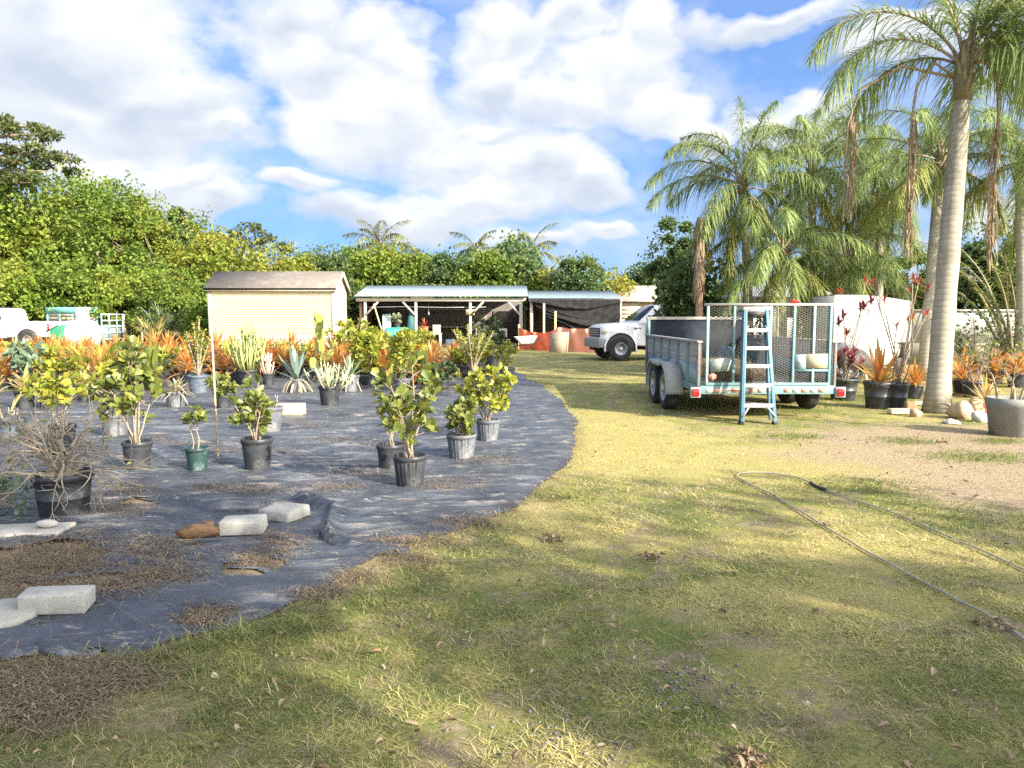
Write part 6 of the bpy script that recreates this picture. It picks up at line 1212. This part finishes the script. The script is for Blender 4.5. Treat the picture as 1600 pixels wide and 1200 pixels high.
# brown stub trunk by the shrub tree
X, H = at(1090, 340, 18.6); r = thing('palm_stub', 'reddish brown dead palm trunk with hanging husk beside the shrub tree', 'palm', (at(1092,560,18.6)[0], 18.6, 0)); MB().tube([(0,0,0),(-.02,0,H*.5),(-.05,0,H)], [.12,.085,.07], 10).build('trunk', mat('red_brown_trunk', (.34,.22,.15), (.24,.15,.1), scale=8, bmp=.5), r, smooth=True)
hk = MB(); q = Q(309); k = 160; an = q.uniform(0,6.28,k); hk.straps(np.stack([-.05+.06*np.cos(an), .06*np.sin(an), H-q.uniform(0,1.6,k)], 1), np.stack([np.cos(an)*.3, np.sin(an)*.3, -np.ones(k)], 1), .4, .05, nseg=2); hk.build('husk', DRYF, r)
# coconut palms far behind the barn
L_COCO = leafmat('coconut_leaflet', [(.10,.14,.05),(.16,.19,.07),(.22,.23,.09),(.28,.25,.1)], trans=.3)
def coco(px, cy, Y, label, seed, L=2.6, nfr=13, elr=(-.5,1.3)):
    X, H = at(px, cy, Y); r = thing('coconut_palm', label, 'palm', (X, Y, 0), 0, 'coconut palms behind the barn'); q = Q(seed); MB().tube([(0,0,0),(.1,0,H*.5),(0,0,H)], [.2,.15,.12], 10).build('trunk', PT1, r, smooth=True)
    for i in range(nfr): t = i/(nfr-1); frond(r, (0,0,H+.1), i*2.4+seed, elr[1]+(elr[0]-elr[1])*t, L*q.uniform(.85,1.1), 1.3, L_COCO, q, .75, .06, 44, .2, .6)
coco(830,396,50,'tall coconut palm with drooping fronds above the right of the barn',320); coco(745,394,54,'smaller coconut palm poking above the trees over the barn',321,2.3,12); coco(592,386,53,'broad coconut palm between the shed and the barn',322,2.9,15,(0,1.4)); coco(635,404,56,'narrow coconut palm right of the broad one, half hidden by trees',323,2.2,10)
# areca palms at the right edge
def areca(px, base_py, Y, H, label, seed, n=16, els=(.9, 1.45)):
    X = at(px, 560, Y)[0]; r = thing('areca_palm', label, 'palm', (X, Y, 0), 0, 'areca palms at the right'); q = Q(seed)
    for i in range(n): a = q.uniform(0, 6.28); MB_ = None; frond(r, (.25*math.cos(a), .25*math.sin(a), .2), a + q.normal(0,.4), q.uniform(*els), H*q.uniform(.8,1.15), q.uniform(.7,1.5), L_FRONDY if i % 3 == 0 else L_FROND, q, .45, .03, 46, .25, .4)
    MB().lathe([(.3,0),(.26,.1),(.12,.3)], 14).build('stem_clump', BARKP, r)
areca(1590, 560, 19.5, 4.2, 'bushy areca palm with fine leaves above the wall at the right edge', 330, 26, (1.2, 1.52)); areca(1530, 560, 20.5, 1.5, 'smaller areca palm just right of the big trunk', 331)
# fan-leaved palm at the hedge foot
X = at(262,500,37)[0]; r = thing('fan_palm', 'grey-green fan palm at the hedge foot left of the shed', 'palm', (X, 37, 0)); p_fan(r, Q(335), .2, 2.4, 2.0, L_GLAUC, 14)
r = thing('fan_palm', 'small yellow-tinged fan palm in front of the grey-green one', 'palm', (at(240,500,36)[0], 36, 0)); p_fan(r, Q(336), .1, 1.7, 1.5, L_YBROM, 10)
# ------------------------------------------------------------------ shade trees outside the frame, light, sky, camera
for X, Y, H, R, sd, lab, kw in SHADE_TREES: shade_tree(X, Y, H, R, sd, lab, **kw)
SKYK = 1.0
def world():
    w = bpy.data.worlds.new('World'); S.world = w; w.use_nodes = True; nt = w.node_tree; bg = nt.nodes['Background']; bg.inputs['Strength'].default_value = SKY_STRENGTH
    sky = nt.nodes.new('ShaderNodeTexSky'); sky.sky_type = 'NISHITA'; sky.sun_disc = False; sky.sun_elevation = SUNEL; sky.sun_rotation = math.atan2(SUNAZ[0], SUNAZ[1]); sky.air_density = 1.0; sky.dust_density = .4; sky.ozone_density = 2.5
    L = nt.links.new; tc = nt.nodes.new('ShaderNodeTexCoord'); sx = nt.nodes.new('ShaderNodeSeparateXYZ'); L(tc.outputs['Generated'], sx.inputs[0])
    def mth(op, a, b=None, c=None):
        n = nt.nodes.new('ShaderNodeMath'); n.operation = op
        for i, v in enumerate((a, b, c)):
            if v is None: continue
            if hasattr(v, 'is_output'): L(v, n.inputs[i])
            else: n.inputs[i].default_value = v
        return n.outputs[0]
    az = mth('ARCTAN2', sx.outputs[0], sx.outputs[1]); el = mth('ARCSINE', sx.outputs[2]); cb = nt.nodes.new('ShaderNodeCombineXYZ'); L(az, cb.inputs[0]); L(el, cb.inputs[1])
    def fbm(scale, detail, off=(0,0,0), rough=.55, stretch=(1,1.6,1), dist=0):
        mp = nt.nodes.new('ShaderNodeMapping'); mp.inputs['Location'].default_value = off; mp.inputs['Scale'].default_value = stretch; L(cb.outputs[0], mp.inputs[0]); n = N(nt, 'ShaderNodeTexNoise', Scale=scale, Detail=detail, Roughness=rough, Distortion=dist); L(mp.outputs[0], n.inputs['Vector']); return n.outputs[0]
    wx, wy = fbm(5, 3, (3,1,0)), fbm(5, 3, (8,4,2)); ox = mth('MULTIPLY_ADD', wx, .22, -.11); oy = mth('MULTIPLY_ADD', wy, .14, -.07)
    wc = nt.nodes.new('ShaderNodeCombineXYZ'); L(mth('ADD', az, ox), wc.inputs[0]); L(mth('ADD', el, oy), wc.inputs[1])
    def blobs(shift):
        out = None
        for px, py, rx, ry in CLOUDS:
            d = ray(px, py + shift*ry*.5); a = math.atan2(d[0], d[1]); e = math.asin(d[2]/math.sqrt(d[0]**2+d[1]**2+d[2]**2)); sx_, sy_ = rx/F*1.2, ry/F*1.2
            mp = nt.nodes.new('ShaderNodeMapping'); mp.inputs['Location'].default_value = (-a/sx_, -e/sy_, 0); mp.inputs['Scale'].default_value = (1/sx_, 1/sy_, 0); L(wc.outputs[0], mp.inputs[0]); ln = N(nt, 'ShaderNodeVectorMath', operation='LENGTH'); L(mp.outputs[0], ln.inputs[0])
            v = mth('SUBTRACT', 1.0, ln.outputs['Value']); out = v if out is None else mth('SMOOTH_MAX', out, v, .25)
        return out
    B0 = blobs(0); big = fbm(3.4, 5, (0,0,0), .6); fine = fbm(10, 6, (4,7,0), .66)
    # beyond the picture: plain broken cloud everywhere
    gen = mth('MULTIPLY_ADD', fbm(2.2, 4, (11,2,0)), 2.2, -1.25)
    r_ = ray(800, 200); outside = mth('GREATER_THAN', mth('ABSOLUTE', az), .75); outside = mth('MAXIMUM', outside, mth('GREATER_THAN', el, .52)); B0 = mth('MAXIMUM', B0, mth('SUBTRACT', gen, mth('MULTIPLY', mth('SUBTRACT', 1.0, outside), 9.0)))
    dens = mth('ADD', mth('MULTIPLY_ADD', big, 1.5, -.75), mth('MULTIPLY_ADD', fine, 1.3, -.65)); dens = mth('MULTIPLY_ADD', dens, .75, B0)
    cov = ramp(nt, dens, [(.02, (0,0,0)), (.14, (.4,.4,.4)), (.40, (1,1,1))]); 
    # sunlit tops white, undersides pale grey-blue
    B1 = blobs(-1.0); shade = mth('MULTIPLY_ADD', mth('SUBTRACT', B1, B0), -.55, mth('MULTIPLY_ADD', fbm(4.6, 6, (0,-.03,0), .6), 1.3, -.14)); ccol = ramp(nt, shade, [(.28, (1.0,1.0,1.0)), (.46, (.88,.91,.955)), (.8, (.60,.675,.80))])
    ccol2 = mixc(nt, 1.0, ccol, (CLOUD_V, CLOUD_V, CLOUD_V), 'MULTIPLY')
    gmn = nt.nodes.new('ShaderNodeGamma'); gmn.inputs[1].default_value = .5; L(sky.outputs[0], gmn.inputs[0]); skyc = mixc(nt, 1.0, gmn.outputs[0], SKY_TINT, 'MULTIPLY')
    wisp = ramp(nt, fbm(5.5, 5, (2,9,1), .6), [(.38, (.1,.1,.1)), (.72, (.72,.72,.72))]); skyc = mixc(nt, wisp, skyc, ccol2)
    fin = mixc(nt, cov, skyc, ccol2)      # added warm-white fill over the sun's side of the sky lifts the shade
    dt = mth('ADD', mth('MULTIPLY', sx.outputs[0], SUNAZ[0]), mth('MULTIPLY', sx.outputs[1], SUNAZ[1])); k = mth('MULTIPLY_ADD', mth('MAXIMUM', mth('ADD', dt, .1), 0.0), SUN_SIDE_FILL, 0.0)
    fill_glow = N(nt, 'ShaderNodeVectorMath', operation='SCALE'); fill_glow.inputs[0].default_value = (1.0, .95, .86); L(k, fill_glow.inputs['Scale']); L(mixc(nt, 1.0, fin, fill_glow.outputs[0], 'ADD'), bg.inputs['Color'])
SKY_STRENGTH = .125; SKY_TINT = (.31,.57,1.04); CLOUD_V = 2.4; SUN_SIDE_FILL = 10.0
CLOUDS = [(90,90,230,110),(240,170,150,75),(130,190,150,50),(330,215,70,24),(20,20,120,60),(250,290,120,34),(160,270,70,30),(330,320,70,24),(470,40,90,60),(520,120,110,75),(590,60,70,60),(600,190,110,65),(520,200,90,50),(690,260,90,45),(640,110,60,60),(800,280,110,42),(900,300,85,40),(720,320,110,36),(600,330,100,30),(760,215,45,26),(800,60,80,55),(800,130,60,45),(900,50,60,40),(1000,60,75,60),(960,130,110,60),(1040,180,80,45),(880,170,80,40),(1100,220,60,25),(1200,30,120,25),(1400,60,150,28),(1250,180,100,26),(1560,330,60,30),(830,375,70,14),(940,365,45,12),(450,290,40,16)]
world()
sd = bpy.data.lights.new('sun', 'SUN'); sd.energy = 3.8; sd.angle = math.radians(.6); sd.color = (1.0,.90,.74)
so = bpy.data.objects.new('sun', sd); COL.objects.link(so); h = math.cos(SUNEL); n_ = math.hypot(*SUNAZ); tos = Vector((SUNAZ[0]/n_*h, SUNAZ[1]/n_*h, math.sin(SUNEL))); so.rotation_euler = (-tos).to_track_quat('-Z', 'Y').to_euler(); so.location = (20,-20,30)
cd = bpy.data.cameras.new('camera'); cam = bpy.data.objects.new('camera', cd); COL.objects.link(cam); cam.location = (0,0,CAMH); cam.rotation_euler = (PI/2 - PITCH, 0, 0)
cd.sensor_width = 36; cd.lens = 36*F/1600; cd.clip_start = .05; cd.clip_end = 2000; S.camera = cam
S.view_settings.view_transform = 'Standard'; S.view_settings.look = 'None'; S.view_settings.exposure = 1.9; S.view_settings.gamma = 1.0
S.cycles.max_bounces = 6; S.cycles.transparent_max_bounces = 4; S.cycles.use_denoising = False
